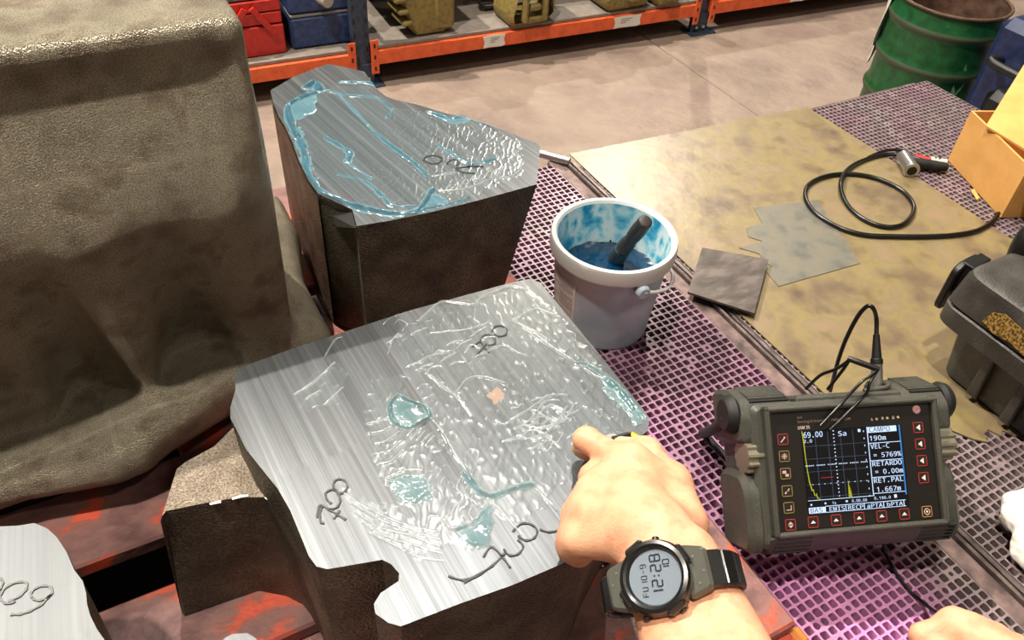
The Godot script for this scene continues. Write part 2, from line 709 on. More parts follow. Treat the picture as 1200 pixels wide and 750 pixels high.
func make_materials() -> void:
	var grain := normal_tex(11, 0.22, 7.0, 3)
	mats.concrete = mat(Color.WHITE, {"tex": noise_tex(1, 0.006, [[0.15, Color(0.50, 0.435, 0.395)], [0.4, Color(0.555, 0.49, 0.44)], [0.6, Color(0.59, 0.525, 0.47)], [0.85, Color(0.55, 0.475, 0.44)]], 7, FastNoiseLite.TYPE_SIMPLEX_SMOOTH, 1024), "scale": 0.3, "rough": 0.6, "normal": normal_tex(2, 0.08, 1.5, 4), "nstr": 0.4, "detail": noise_tex(3, 0.012, [[0.0, Color(0.84, 0.82, 0.81)], [0.35, Color(0.95, 0.94, 0.94)], [1.0, Color(1, 1, 1)]], 7), "world": true})
	var speck := noise_tex(12, 0.14, [[0.2, Color(0.72, 0.70, 0.67)], [0.45, Color(0.9, 0.89, 0.88)], [0.7, Color(1, 1, 1)]], 3)
	mats.cast = mat(Color.WHITE, {"tex": noise_tex(4, 0.004, [[0.1, Color(0.55, 0.505, 0.44)], [0.4, Color(0.65, 0.62, 0.545)], [0.65, Color(0.69, 0.66, 0.58)], [0.9, Color(0.56, 0.515, 0.44)]], 7), "scale": 6.5, "rough": 0.4, "metal": 0.5, "normal": grain, "nstr": 1.2, "detail": speck})
	mats.cast_dark = mat(Color.WHITE, {"tex": noise_tex(5, 0.01, [[0.15, Color(0.29, 0.27, 0.235)], [0.5, Color(0.375, 0.352, 0.30)], [0.85, Color(0.45, 0.42, 0.36)]], 7), "scale": 3.0, "rough": 0.5, "metal": 0.5, "normal": grain, "nstr": 0.7, "detail": speck})
	mats.ear = mat(Color.WHITE, {"tex": noise_tex(6, 0.02, [[0.15, Color(0.58, 0.53, 0.47)], [0.6, Color(0.64, 0.59, 0.53)], [0.9, Color(0.68, 0.63, 0.56)]], 6), "scale": 4.0, "rough": 0.6, "metal": 0.3, "normal": grain, "nstr": 0.8, "detail": speck})
	mats.rust = mat(Color.WHITE, {"tex": noise_tex(7, 0.01, [[0.15, Color(0.24, 0.17, 0.13)], [0.45, Color(0.34, 0.25, 0.19)], [0.8, Color(0.42, 0.32, 0.25)]], 7), "scale": 3.0, "rough": 0.55, "metal": 0.4, "normal": grain, "nstr": 0.7})
	mats.steel = brushed(21, 0.305, 0.07)
	mats.steel_pale = brushed(22, 0.40, 0.03)
	mats.steel_pale.roughness = 0.5
	mats.steel_pale.metallic = 0.2
	mats.steel_rear = brushed(23, 0.40, 0.10)
	mats.ink = mat(Color(0.03, 0.03, 0.06), {"rough": 0.45})
	mats.chalk = mat(Color(0.93, 0.92, 0.88), {"rough": 0.9})
	mats.black = mat(Color(0.045, 0.045, 0.045), {"rough": 0.45})
	mats.rubber = mat(Color(0.07, 0.07, 0.07), {"rough": 0.65})
	mats.cable = mat(Color(0.045, 0.047, 0.045), {"rough": 0.3})
	mats.chrome = mat(Color(0.72, 0.72, 0.7), {"rough": 0.28, "metal": 0.9})
	mats.dull_steel = mat(Color.WHITE, {"tex": noise_tex(8, 0.02, [[0.1, Color(0.30, 0.27, 0.26)], [0.5, Color(0.44, 0.39, 0.38)], [0.9, Color(0.55, 0.50, 0.48)]], 5), "scale": 3.0, "rough": 0.42, "metal": 0.6})
	mats.rail = mat(Color.WHITE, {"tex": noise_tex(9, 0.015, [[0.15, Color(0.25, 0.21, 0.2)], [0.5, Color(0.42, 0.35, 0.34)], [0.9, Color(0.55, 0.46, 0.44)]], 5), "scale": 3.0, "rough": 0.5, "metal": 0.3})
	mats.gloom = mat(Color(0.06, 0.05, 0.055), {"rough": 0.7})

# streaked metal whose strokes run along v of the uv (metres)
func brushed(seed_n: int, mid: float, spread: float) -> StandardMaterial3D:
	var r := RandomNumberGenerator.new()
	r.seed = seed_n
	var w := 1024
	var h := 128
	var im := Image.create(w, h, false, Image.FORMAT_RGB8)
	var n1 := FastNoiseLite.new()
	n1.seed = seed_n
	n1.frequency = 0.018
	n1.fractal_octaves = 5
	n1.fractal_gain = 0.8
	var n2 := FastNoiseLite.new()
	n2.seed = seed_n + 1
	n2.frequency = 0.02
	n2.fractal_octaves = 3
	for x in w:
		var base := mid + spread * 1.3 * n1.get_noise_1d(x) + r.randf_range(-1, 1) * spread * 0.35
		for y in h:
			var k := base + spread * 0.8 * n2.get_noise_2d(x * 3.0, y * 0.6)
			im.set_pixel(x, y, Color(k * 0.955, k * 0.995, k * 1.03))
	var bump := im.duplicate()
	bump.bump_map_to_normal_map(3.0)
	var m := StandardMaterial3D.new()
	m.albedo_texture = ImageTexture.create_from_image(im)
	m.normal_enabled = true
	m.normal_texture = ImageTexture.create_from_image(bump)
	m.normal_scale = 0.35
	m.metallic = 0.55
	m.roughness = 0.33
	m.anisotropy_enabled = true
	m.anisotropy = 0.7
	m.uv1_scale = Vector3(2.6, 2.0, 1.0)
	return m

# ---------------------------------------------------------------- the hall
func hall() -> void:
	var fl := Node3D.new()
	fl.name = "floor"
	add_child(fl)
	fl.set_meta("kind", "structure")
	for s in [[-9.0, 2.563, -14.0, 6.5], [2.570, 13.0, -14.0, 6.5]]:
		var m := MB.new()
		m.bx(Vector3((s[0] + s[1]) / 2, FLOOR - 0.1, (s[2] + s[3]) / 2), Vector3(s[1] - s[0], 0.2, s[3] - s[2]), 0.006)
		put("slab", m.done(0), mats.concrete, fl)
	var j := MB.new()
	j.bx(Vector3(2.5665, FLOOR - 0.12, -3.75), Vector3(0.02, 0.2, 20.5))
	put("joint_filler", j.done(0), mat(Color(0.13, 0.11, 0.1), {"rough": 0.9}), fl)
	var wm := mat(Color(0.34, 0.33, 0.315), {"rough": 0.85})
	var w := MB.new()
	w.bx(Vector3(2, 5.2, -14.1), Vector3(22.4, 12.1, 0.2))
	struct("wall_back", w.done(0), wm)
	w = MB.new()
	w.bx(Vector3(2, 5.2, 6.6), Vector3(22.4, 12.1, 0.2))
	struct("wall_front", w.done(0), wm)
	w = MB.new()
	w.bx(Vector3(-9.1, 5.2, -3.75), Vector3(0.2, 12.1, 20.5))
	struct("wall_left", w.done(0), wm)
	w = MB.new()
	w.bx(Vector3(13.1, 5.2, -3.75), Vector3(0.2, 12.1, 20.5))
	struct("wall_right", w.done(0), wm)
	w = MB.new()
	w.bx(Vector3(2, 11.3, -3.75), Vector3(22.4, 0.2, 20.9))
	struct("ceiling", w.done(0), mat(Color(0.36, 0.355, 0.345), {"rough": 0.85}))

# ---------------------------------------------------------------- bench with gratings
const PITCH := 0.012

func grate(x0: float, z0: float, nx: int, nz: int, seed_n: int, tone: Callable) -> ArrayMesh:
	var r := RandomNumberGenerator.new()
	r.seed = seed_n
	var vv := PackedVector3Array()
	var nn := PackedVector3Array()
	var cc := PackedColorArray()
	var idx := PackedInt32Array()
	var deep := 0.02
	var p := PITCH
	var wall_n := []
	for k in 8:
		var a := (k + 0.5) * TAU / 8.0 - TAU / 8.0 * 0.5
		wall_n.append(Vector3(-cos(a), 0, -sin(a)))
	for iz in nz:
		for ix in nx:
			var o := Vector3(x0 + ix * p, 0, z0 + iz * p)
			var c: Color = tone.call(o.x + p * 0.5, o.z + p * 0.5)
			var g := r.randf_range(0.88, 1.1)
			c = Color(c.r * g, c.g * g, c.b * g)
			var h := p * 0.39 * r.randf_range(0.93, 1.06)
			var cut := h * 0.3
			if r.randf() < 0.12:
				h *= r.randf_range(0.6, 0.92)
				cut = h * 0.55
			var ctr := o + Vector3(p * 0.5 + r.randf_range(-1, 1) * 0.00025, 0, p * 0.5 + r.randf_range(-1, 1) * 0.00025)
			# outer ring: 4 corners and 4 mid points, hole: 8 points; order by angle
			var hole := [Vector3(h, 0, h - cut), Vector3(h - cut, 0, h), Vector3(-h + cut, 0, h), Vector3(-h, 0, h - cut), Vector3(-h, 0, -h + cut), Vector3(-h + cut, 0, -h), Vector3(h - cut, 0, -h), Vector3(h, 0, -h + cut)]
			for k in 8:
				hole[k] += Vector3(r.randf_range(-1, 1), 0, r.randf_range(-1, 1)) * 0.0003
			var q := p * 0.5
			var outer := [Vector3(q, 0, q), Vector3(q, 0, q), Vector3(-q, 0, q), Vector3(-q, 0, q), Vector3(-q, 0, -q), Vector3(-q, 0, -q), Vector3(q, 0, -q), Vector3(q, 0, -q)]
			var oc := o + Vector3(q, 0, q)
			var b := vv.size()
			for k in 8:
				vv.append(ctr + hole[k]); nn.append(Vector3.UP); cc.append(c)
			for k in 4:
				vv.append(oc + outer[k * 2]); nn.append(Vector3.UP); cc.append(c)
			for k in 8:
				var k2 := (k + 1) % 8
				var oa := b + 8 + k / 2
				var ob := b + 8 + k2 / 2
				idx.append_array([b + k, oa, b + k2])
				if oa != ob:
					idx.append_array([oa, ob, b + k2])
			# walls of the hole
			for k in 8:
				var k2 := (k + 1) % 8
				var A: Vector3 = ctr + hole[k]
				var B2: Vector3 = ctr + hole[k2]
				var A2: Vector3 = ctr + hole[k] * 1.1 - Vector3(0, deep, 0)
				var B3: Vector3 = ctr + hole[k2] * 1.1 - Vector3(0, deep, 0)
				var n: Vector3 = -(hole[k] + hole[k2]).normalized()
				var d := vv.size()
				vv.append_array([A, B2, B3, A2])
				nn.append_array([n, n, n, n])
				cc.append_array([c, c, c, c])
				idx.append_array([d, d + 1, d + 2, d, d + 2, d + 3])
	# rim round the panel
	var X1 := x0 + nx * p
	var Z1 := z0 + nz * p
	var ring := [Vector3(x0, 0, z0), Vector3(X1, 0, z0), Vector3(X1, 0, Z1), Vector3(x0, 0, Z1)]
	for k in 4:
		var A: Vector3 = ring[k]
		var B2: Vector3 = ring[(k + 1) % 4]
		var n := Vector3.UP.cross(B2 - A).normalized()
		var d := vv.size()
		var c: Color = tone.call(A.x, A.z)
		vv.append_array([A, B2, B2 - Vector3(0, deep, 0), A - Vector3(0, deep, 0)])
		nn.append_array([n, n, n, n])
		cc.append_array([c, c, c, c])
		idx.append_array([d, d + 2, d + 1, d, d + 3, d + 2])
	return MB.pack_mesh(vv, nn, PackedVector2Array(), cc, idx)

func bench() -> void:
	var t := thing("work_bench", "steel work bench with grating top, castings and the test instrument laid out on it", "workbench", Vector3(0, FLOOR, 0))
	var up := -FLOOR
	var m := MB.new()
	# channel between the two gratings with its raised lip
	m.bx(Vector3(0.7795, up - 0.018, -0.5), Vector3(0.026, 0.03, 1.34), 0.002)
	put("channel", m.done(), mats.rail, t)
	m = MB.new()
	m.bx(Vector3(0.7955, up - 0.013, -0.5), Vector3(0.005, 0.034, 1.34), 0.0018)
	m.bx(Vector3(0.8025, up - 0.02, -0.5), Vector3(0.003, 0.02, 1.34), 0.001)
	m.bx(Vector3(0.8085, up - 0.016, -0.5), Vector3(0.006, 0.03, 1.34), 0.001)
	put("lip", m.done(), mats.dull_steel, t)
	for s in [[Vector3(0.55, up - 0.075, -1.15), Vector3(2.5, 0.1, 0.02)], [Vector3(0.55, up - 0.07, 0.16), Vector3(2.5, 0.1, 0.03)], [Vector3(-0.7, up - 0.07, -0.5), Vector3(0.03, 0.1, 1.3)], [Vector3(1.785, up - 0.085, -0.5), Vector3(0.012, 0.12, 1.3)]]:
		m = MB.new()
		m.bx(s[0], s[1], 0.004)
		put("frame_rail", m.done(), mats.rail, t)
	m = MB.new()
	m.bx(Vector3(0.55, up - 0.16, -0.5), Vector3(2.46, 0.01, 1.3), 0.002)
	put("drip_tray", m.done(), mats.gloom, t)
	for x in [-0.66, 0.78, 1.76]:
		for z in [-1.13, 0.12]:
			m = MB.new()
			m.bx(Vector3(x, (up - 0.12) / 2, z), Vector3(0.06, up - 0.12, 0.06), 0.005)
			put("leg", m.done(), mats.rail, t)
	# round bar closing the gap behind the first grating
	m = MB.new()
	m.cyl(Vector3(0.735, up + 0.004, -1.222), Vector3(0.799, up + 0.004, -1.140), 0.008, 0.008, 14, 0.001)
	put("end_bar", m.done(), mats.chrome, t)

	var dye := FastNoiseLite.new()
	dye.seed = 4
	dye.frequency = 7.0
	dye.fractal_octaves = 3
	var gray := Color(0.125, 0.10, 0.10)
	var mauve := Color(0.215, 0.115, 0.165)
	var pink := Color(0.70, 0.30, 0.58)
	var tone1 := func(x: float, z: float) -> Color:
		var n := dye.get_noise_2d(x, z) * 0.5 + 0.5
		var spill := exp(-(pow((x - 0.60) / 0.14, 2.0) + pow((z + 0.20) / 0.17, 2.0))) * 1.05 + exp(-(pow((x - 0.52) / 0.05, 2.0) + pow((z + 0.50) / 0.05, 2.0))) * 0.5
		var dry := smoothstep(0.66, 0.76, x) * smoothstep(-0.34, -0.18, z)
		var c := mauve.lerp(gray, clampf((0.55 - n) * 2.2, 0.0, 1.0) * 0.6)
		c = c.lerp(pink, clampf(spill * (0.35 + 0.9 * n), 0.0, 1.0) * (1.0 - dry))
		return c.lerp(Color(0.22, 0.19, 0.175), dry * 0.75)
	var tone2 := func(x: float, z: float) -> Color:
		var n := dye.get_noise_2d(x + 3.0, z) * 0.5 + 0.5
		var far := smoothstep(-0.5, -0.8, z)
		var c := Color(0.21, 0.175, 0.17).lerp(mauve, clampf(n * 1.3 - 0.2, 0, 1) * (0.35 + 0.4 * far))
		return c.lerp(Color(0.15, 0.12, 0.13), clampf((0.42 - n) * 3.0, 0, 1) * 0.6)
	var gm := mat(Color.WHITE, {"vcol": true, "rough": 0.33, "spec": 0.55})
	put_grate("plastic grating with magenta dye stains under bucket and test instrument", grate(0.764 - 44 * PITCH, -1.15, 44, 107, 5, tone1), gm)
	put_grate("grating half hidden by the yellowed steel sheet, seen under the cardboard box", grate(0.812, -1.118, 81, 105, 6, tone2), gm)

func put_grate(label: String, mesh: Mesh, gm: Material) -> void:
	var o := put("grating_panel", mesh, gm)
	tag(o, label, "grating", "grating panels of the bench")

func sheets() -> void:
	var st := noise_tex(31, 0.006, [[0.1, Color(0.41, 0.345, 0.275)], [0.35, Color(0.485, 0.425, 0.315)], [0.52, Color(0.53, 0.47, 0.31)], [0.62, Color(0.50, 0.44, 0.33)], [0.75, Color(0.52, 0.455, 0.34)], [0.92, Color(0.55, 0.455, 0.37)]], 7, FastNoiseLite.TYPE_SIMPLEX_SMOOTH, 1024)
	var sm := mat(Color.WHITE, {"tex": st, "scale": 1.3, "rough": 0.34, "spec": 0.6, "normal": normal_tex(32, 0.03, 1.2, 4), "nstr": 0.2, "detail": noise_tex(33, 0.02, [[0.0, Color(0.8, 0.77, 0.74)], [0.35, Color(0.96, 0.96, 0.96)], [1.0, Color(1, 1, 1)]], 6)})
	var outline := PackedVector3Array()
	for p in [[0.815, -1.168], [1.408, -1.128], [1.412, -0.9], [1.405, -0.42], [1.1, -0.29], [1.004, -0.289], [0.996, -0.305], [0.985, -0.299], [0.978, -0.315], [0.966, -0.312], [0.958, -0.300], [0.944, -0.312], [0.93, -0.335], [0.86, -0.36], [0.816, -0.40]]:
		outline.append(Vector3(p[0], 0.0004, p[1]))
	var top := PackedVector3Array()
	for p in outline:
		top.append(p + Vector3(0, 0.0026, 0))
	var m := MB.new()
	m.prism(outline, top)
	var big := put("steel_sheet", m.done(20), sm)
	tag(big, "large yellowed worn steel sheet lying flat over the right grating", "sheet")
	# smaller sheets
	var g := PackedVector3Array()
	var g2 := PackedVector3Array()
	for q in [[883, 244], [957, 235], [1008, 309], [912, 336], [897, 318], [905, 313], [893, 306], [890, 298], [884, 296], [866, 291], [893, 283], [877, 278], [874, 268], [893, 262]]:
		var p := at(q[0], q[1], 0.0031)
		g.append(p)
		g2.append(p + Vector3(0, 0.0012, 0))
	m = MB.new()
	m.prism(g, g2)
	var gs := put("notched_sheet", m.done(20), mat(Color.WHITE, {"tex": noise_tex(34, 0.012, [Color(0.36, 0.36, 0.34), Color(0.46, 0.45, 0.41), Color(0.50, 0.47, 0.40)], 5), "scale": 3.0, "rough": 0.42, "metal": 0.3}))
	tag(gs, "thin gray metal sheet with notched left edge lying on the yellowed sheet", "sheet")
	var a := PackedVector3Array()
	var b := PackedVector3Array()
	for q in [[823, 290], [901, 304], [884, 367], [806, 342]]:
		var p := at(q[0], q[1], 0.016)
		a.append(p - Vector3(0, 0.004, 0))
		b.append(p)
	m = MB.new()
	m.prism(a, b)
	var tl := put("dark_plate", m.done(20), mat(Color.WHITE, {"tex": noise_tex(35, 0.014, [[0.1, Color(0.24, 0.21, 0.2)], [0.5, Color(0.34, 0.31, 0.29)], [0.75, Color(0.42, 0.38, 0.36)]], 7), "scale3": Vector3(2, 3, 5), "rough": 0.45, "metal": 0.3}))
	tag(tl, "small square dark stained plate propped on the bench lip beside the bucket", "plate")
	for q in [[838, 300], [874, 345]]:
		var p := at(q[0], q[1], 0.008)
		m = MB.new()
		m.bx(Vector3(p.x, 0.0076, p.z), Vector3(0.012, 0.0088, 0.012), 0.001)
		put("spacer", m.done(), mats.dull_steel, tl)

func pallet() -> void:
	var t := thing("wooden_pallet", "red painted wooden pallet carrying the steel castings", "pallet")
	var ptex := noise_tex(41, 0.008, [[0.1, Color(0.36, 0.24, 0.23)], [0.4, Color(0.47, 0.33, 0.315)], [0.56, Color(0.52, 0.37, 0.345)], [0.66, Color(0.56, 0.34, 0.30)], [0.74, Color(0.76, 0.32, 0.23)], [0.9, Color(0.8, 0.31, 0.21)]], 7)
	var pm := mat(Color.WHITE, {"tex": ptex, "scale3": Vector3(2.2, 3.2, 3.2), "rough": 0.5, "normal": normal_tex(42, 0.05, 2.0, 4), "nstr": 0.4})
	for x in [-0.42, 0.03, 0.46]:
		var m := MB.new()
		m.bx(Vector3(x, 0.0145, -0.68), Vector3(0.09, 0.027, 1.1), 0.003)
		put("bearer", m.done(), pm, t)
	var z := [[-1.205, -1.10], [-1.04, -0.935], [-0.872, -0.768], [-0.705, -0.601], [-0.541, -0.432], [-0.355, -0.207]]
	for i in z.size():
		var m := MB.new()
		var dx := 0.004 * sin(i * 2.3)
		m.bx(Vector3(-0.045 + dx, 0.039, (z[i][0] + z[i][1]) / 2), Vector3(1.11, 0.022, z[i][1] - z[i][0]), 0.003)
		var o := put("plank", m.done(), pm, t)
		o.rotation.y = 0.004 * sin(i * 1.7)
	var e := MB.new()
	e.bx(Vector3(0.497, 0.016, -0.203), Vector3(0.05, 0.016, 0.02), 0.003)
	put("wedge", e.done(), mat(Color(0.72, 0.42, 0.15), {"rough": 0.6}), t)

# ---------------------------------------------------------------- castings
func big_casting() -> void:
	var t := thing("steel_casting", "tall rough cast steel piece with ribbed face standing left of the cut blocks", "casting", Vector3(0, 0.05, -0.78))
	var o := t.position
	var foot := PackedVector2Array()
	for q in [[-0.47, -0.66], [-0.172, -0.672], [-0.079, -0.652], [-0.045, -0.656], [-0.02, -0.672], [0.043, -0.694], [0.094, -0.712], [0.186, -0.735], [0.198, -0.76], [0.196, -0.86], [0.222, -0.96], [0.222, -1.05], [-0.47, -1.05]]:
		foot.append(Vector2(q[0], q[1]))
	var field := func(pl: Vector3) -> float:
		var p := pl + o
		# upright body
		var q := Vector3(p.x + 0.165, p.y - 0.295, p.z + 0.832)
		var d := rbox(q, Vector3.ZERO, Vector3(0.316, 0.247, 0.094), 0.018)
		# the face is hollowed under the top lip, swells below it and runs out in three ribs
		var fr := smoothstep(-0.81, -0.75, p.z) * smoothstep(0.16, 0.10, p.x)
		d += 0.012 * exp(-pow((p.y - 0.490) / 0.035, 2.0)) * fr
		d -= 0.034 * exp(-pow((p.y - 0.375) / 0.075, 2.0)) * fr
		var k := 0.014
		d = smin(d, cone(p, Vector3(-0.033, 0.36, -0.742), Vector3(-0.024, 0.16, -0.746), 0.040, 0.034), k)
		d = smin(d, cone(p, Vector3(-0.135, 0.36, -0.750), Vector3(-0.125, 0.17, -0.764), 0.038, 0.034), k)
		d = smin(d, cone(p, Vector3(0.092, 0.36, -0.756), Vector3(0.100, 0.24, -0.768), 0.048, 0.044), k)
		# grooves between the ribs
		d = smax(d, -cone(p, Vector3(0.034, 0.35, -0.700), Vector3(0.038, 0.14, -0.720), 0.014, 0.054), 0.010)
		d = smax(d, -cone(p, Vector3(-0.080, 0.34, -0.700), Vector3(-0.074, 0.14, -0.720), 0.012, 0.048), 0.010)
		d = smax(d, -cone(p, Vector3(0.080, 0.190, -0.704), Vector3(0.155, 0.180, -0.714), 0.027, 0.029), 0.012)
		# foot: thick flange with a rolled lower edge
		var f2 := poly_dist(Vector2(p.x, p.z), foot) + 0.028
		var h := 0.138 + 0.014 * sin(p.x * 13.0 + 1.0) + (p.z + 0.66) * -0.07
		var fy := maxf(p.y - h + 0.028, 0.094 - p.y)
		var under := maxf(0.0, 0.1 - p.y) * 0.55
		var f := Vector2(maxf(f2 + under, 0.0), maxf(fy, 0.0)).length() + minf(maxf(f2 + under, fy), 0.0) - 0.028
		d = smin(d, f, 0.022)
		return d
	put("body", nets(Vector3(-0.50, -0.005, -0.29), Vector3(0.245, 0.52, 0.16), 0.0085, field), mats.cast, t)

func poly_down(top: PackedVector3Array, y: float, shrink: float, pivot: Vector3) -> PackedVector3Array:
	var out := PackedVector3Array()
	for p in top:
		var q := pivot + (p - pivot) * shrink
		out.append(Vector3(q.x, y, q.z))
	return out

# cut face as its own sheet of brushed steel; strokes along dir
func cut_face(poly: PackedVector3Array, dir: Vector3) -> ArrayMesh:
	var m := MB.new()
	m.cap(poly, true)
	var along := dir.normalized()
	var across := Vector3.UP.cross(along)
	for i in m.v.size():
		m.uv[i] = Vector2(m.v[i].dot(across), m.v[i].dot(along))
	return m.done(0)

func shift(a: PackedVector3Array, by: Vector3) -> PackedVector3Array:
	var out := PackedVector3Array()
	for p in a:
		out.append(p + by)
	return out

func marks(parent: Node3D, called: String, lists: Array, y: float, width: float, o: Vector3) -> void:
	var m := MB.new()
	for l in lists:
		var pts := []
		for p in ats(l, y):
			pts.append(p - o)
		m.stroke(to_packed(curve(pts, 4)), Vector3.UP, width, 0.0011)
	put(called, m.done(0), mats.ink, parent)

const FY := 0.27

func zoomed(list: Array, x0: float, y0: float, k: float) -> Array:
	var out := []
	for i in range(0, list.size(), 2):
		out.append(x0 + list[i] / k)
		out.append(y0 + list[i + 1] / k)
	return out

func front_block() -> void:
	var rim := ats([277, 433, 300, 424, 350, 406, 400, 390, 440, 377, 480, 364, 560, 342, 600, 331, 620, 327, 633, 331, 643, 343, 690, 400, 725, 443, 754, 480, 761, 494, 759, 505, 748, 514, 722, 560, 690, 640, 665, 658, 600, 686, 540, 707, 488, 727, 470, 734, 455, 730, 440, 719, 438, 708, 446, 695, 467, 681, 468, 672, 458, 661, 448, 656, 425, 660, 384, 667, 371, 664, 362, 652, 354, 632, 340, 598, 325, 572, 303, 545, 288, 526, 277, 503, 270, 490, 270, 478, 276, 456, 275, 442], FY)
	var t := thing("cut_steel_block", "front cut steel block, brushed gray face smeared with gel and marked 700 three times", "steel block", Vector3(0.2, 0.05, -0.46))
	var o := t.position
	var top := shift(rim, -o)
	var m := MB.new()
	var low := poly_down(top, 0.0, 0.97, Vector3(0.02, 0.0, 0.0))
	var mid := shift(top, Vector3(0, -0.002, 0))
	m.skin(low, mid)
	m.cap(low, false)
	m.skin(mid, top)
	put("body", m.done(35), mats.cast_dark, t)
	put("cut_face", cut_face(shift(top, Vector3(0, 0.0001, 0)), Vector3(-0.005, 0, -0.143)), mats.steel, t)
	# ear cast on the left flank
	var et := shift(ats([187, 606, 192, 600, 230, 592, 275, 584, 310, 583, 338, 598, 362, 640, 380, 660, 400, 600, 350, 540, 300, 500, 272, 500, 250, 522, 215, 541, 205, 549], 0.215), -o)
	var eb := shift(ats([213, 718, 217, 722, 262, 706, 303, 692, 335, 698, 362, 712, 384, 730, 400, 735, 420, 680, 380, 640, 330, 600, 305, 600, 290, 622, 250, 640, 235, 650], 0.051), -o)
	var e := MB.new()
	var er := PackedVector3Array()
	for i in et.size():
		er.append(et[i].lerp(eb[i], 0.04))
	var c := Vector3.ZERO
	for p in et:
		c += p
	c /= et.size()
	var ei := PackedVector3Array()
	for p in et:
		ei.append(p.lerp(c, 0.03))
	e.skin(eb, er)
	e.skin(er, ei)
	e.cap(ei, true)
	e.cap(eb, false)
	var ear := put("ear", e.done(35), mats.cast_dark, t)
	e = MB.new()
	e.cap(shift(ei, Vector3(0, 0.0004, 0)), true)
	e.skin(ei, shift(ei, Vector3(0, 0.0004, 0)))
	put("blasted_top", e.done(35), mats.ear, ear)
	var ch := MB.new()
	for l in [[246, 591, 259, 588], [272, 585, 282, 582, 291, 581], [311, 583, 320, 588]]:
		ch.stroke(shift(ats(l, 0.2155), -o), Vector3.UP, 0.0028, 0.0006)
	put("chalk_mark", ch.done(0), mats.chalk, t)
	marks(t, "handwritten_number", [zoomed([680, 520, 735, 488, 770, 530, 800, 562], 440, 320, 6), zoomed([720, 567, 780, 500], 440, 320, 6), zoomed([735, 482, 755, 445, 800, 438, 840, 468, 838, 500, 792, 512], 440, 320, 6), zoomed([820, 412, 840, 380, 888, 374, 924, 402, 912, 438, 866, 447, 836, 432], 440, 320, 6)], FY, 0.0021, o)
	marks(t, "handwritten_number", [zoomed([538, 500, 548, 420, 570, 395, 640, 430, 720, 480, 790, 522], 300, 540, 7.5), zoomed([600, 548, 575, 550, 560, 500, 568, 430, 585, 405], 300, 540, 7.5), zoomed([735, 438, 685, 512], 300, 540, 7.5), zoomed([662, 380, 628, 350, 608, 300, 640, 264, 690, 260, 730, 305, 737, 365, 705, 415, 645, 432], 300, 540, 7.5), zoomed([712, 272, 680, 238, 688, 186, 730, 164, 782, 182, 802, 232, 775, 280, 735, 290], 300, 540, 7.5)], FY, 0.0023, o)
	marks(t, "handwritten_number", [zoomed([655, 496, 700, 438, 758, 490, 806, 556], 430, 550, 4.8), zoomed([782, 468, 720, 530, 640, 590, 545, 640], 430, 550, 4.8), zoomed([458, 602, 540, 625, 620, 598, 712, 542], 430, 550, 4.8), zoomed([770, 450, 800, 486, 850, 478, 878, 436, 850, 398], 430, 550, 4.8), zoomed([820, 352, 868, 308, 928, 314, 958, 350, 938, 390, 890, 402, 850, 376], 430, 550, 4.8), zoomed([972, 340, 1020, 355, 1080, 346], 430, 550, 4.8)], FY, 0.0021, o)
	# rust spot where the gel was wiped away
	var rs := MB.new()
	var blob := []
	for k in 14:
		var a := TAU * k / 14
		var q := at(581 + cos(a) * (9 + 3 * sin(k * 2.1)), 464 + sin(a) * (8 + 3 * cos(k * 1.7)), FY)
		blob.append(Vector3(q.x, FY + 0.0002, q.z) - o)
	rs.cap(to_packed(blob), true)
	put("rust_spot", rs.done(0), mat(Color(0.56, 0.45, 0.38), {"rough": 0.5, "metal": 0.4}), t)
	var R := []
	var add := func(px: Array, w: float, h: float) -> void:
		R.append([ats(px, FY), w, h])
	add.call([490, 377, 507, 362, 518, 354, 535, 355, 557, 358, 563, 350, 583, 341, 598, 336, 617, 340], 0.0016, 0.0016)
	add.call([505, 391, 523, 389, 543, 387, 560, 383, 573, 378], 0.0009, 0.0011)
	add.call([492, 424, 507, 417, 530, 412], 0.0012, 0.0014)
	add.call([560, 417, 573, 412, 590, 405, 603, 412, 617, 418], 0.0012, 0.0014)
	add.call([625, 357, 627, 363, 608, 372, 603, 377, 623, 387, 640, 398], 0.0012, 0.0015)
	add.call([605, 376, 627, 363, 656, 373], 0.0013, 0.0014)
	add.call([613, 384, 640, 403, 677, 427, 696, 440, 712, 448, 739, 469, 749, 491], 0.0013, 0.0016)
	add.call([677, 427, 691, 429, 712, 445, 733, 464, 757, 491], 0.0022, 0.0022)
	add.call([712, 448, 728, 462, 741, 480], 0.005, 0.0028)
	add.call([600, 491, 621, 480, 643, 465, 664, 464], 0.0011, 0.0014)
	add.call([600, 517, 632, 512, 648, 501, 664, 477], 0.0011, 0.0014)
	add.call([466, 463, 457, 477, 462, 495, 478, 502, 495, 495, 503, 488, 497, 477, 482, 472, 466, 463], 0.0022, 0.0028)
	add.call([502, 488, 517, 505, 530, 527, 543, 548, 553, 564], 0.0013, 0.002)
	add.call([545, 556, 553, 567, 563, 577, 576, 582, 592, 577, 611, 571, 624, 569], 0.0026, 0.003)
	add.call([503, 440, 517, 452, 537, 467, 553, 488], 0.0011, 0.0013)
	add.call([538, 457, 547, 447, 558, 442, 577, 445, 590, 450], 0.0016, 0.0018)
	add.call([582, 493, 590, 498, 610, 487, 627, 475], 0.0010, 0.0012)
	add.call([590, 518, 607, 513, 630, 517], 0.0010, 0.0012)
	add.call([520, 610, 530, 621, 551, 615, 572, 596], 0.0016, 0.002)
	add.call([574, 587, 588, 600, 600, 615, 612, 627], 0.0009, 0.001)
	add.call([624, 571, 640, 585, 652, 598], 0.0011, 0.0013)
	add.call([345, 462, 370, 446, 392, 425], 0.0007, 0.0009)
	add.call([358, 468, 375, 458], 0.0006, 0.0008)
	add.call([380, 474, 402, 455], 0.0006, 0.0008)
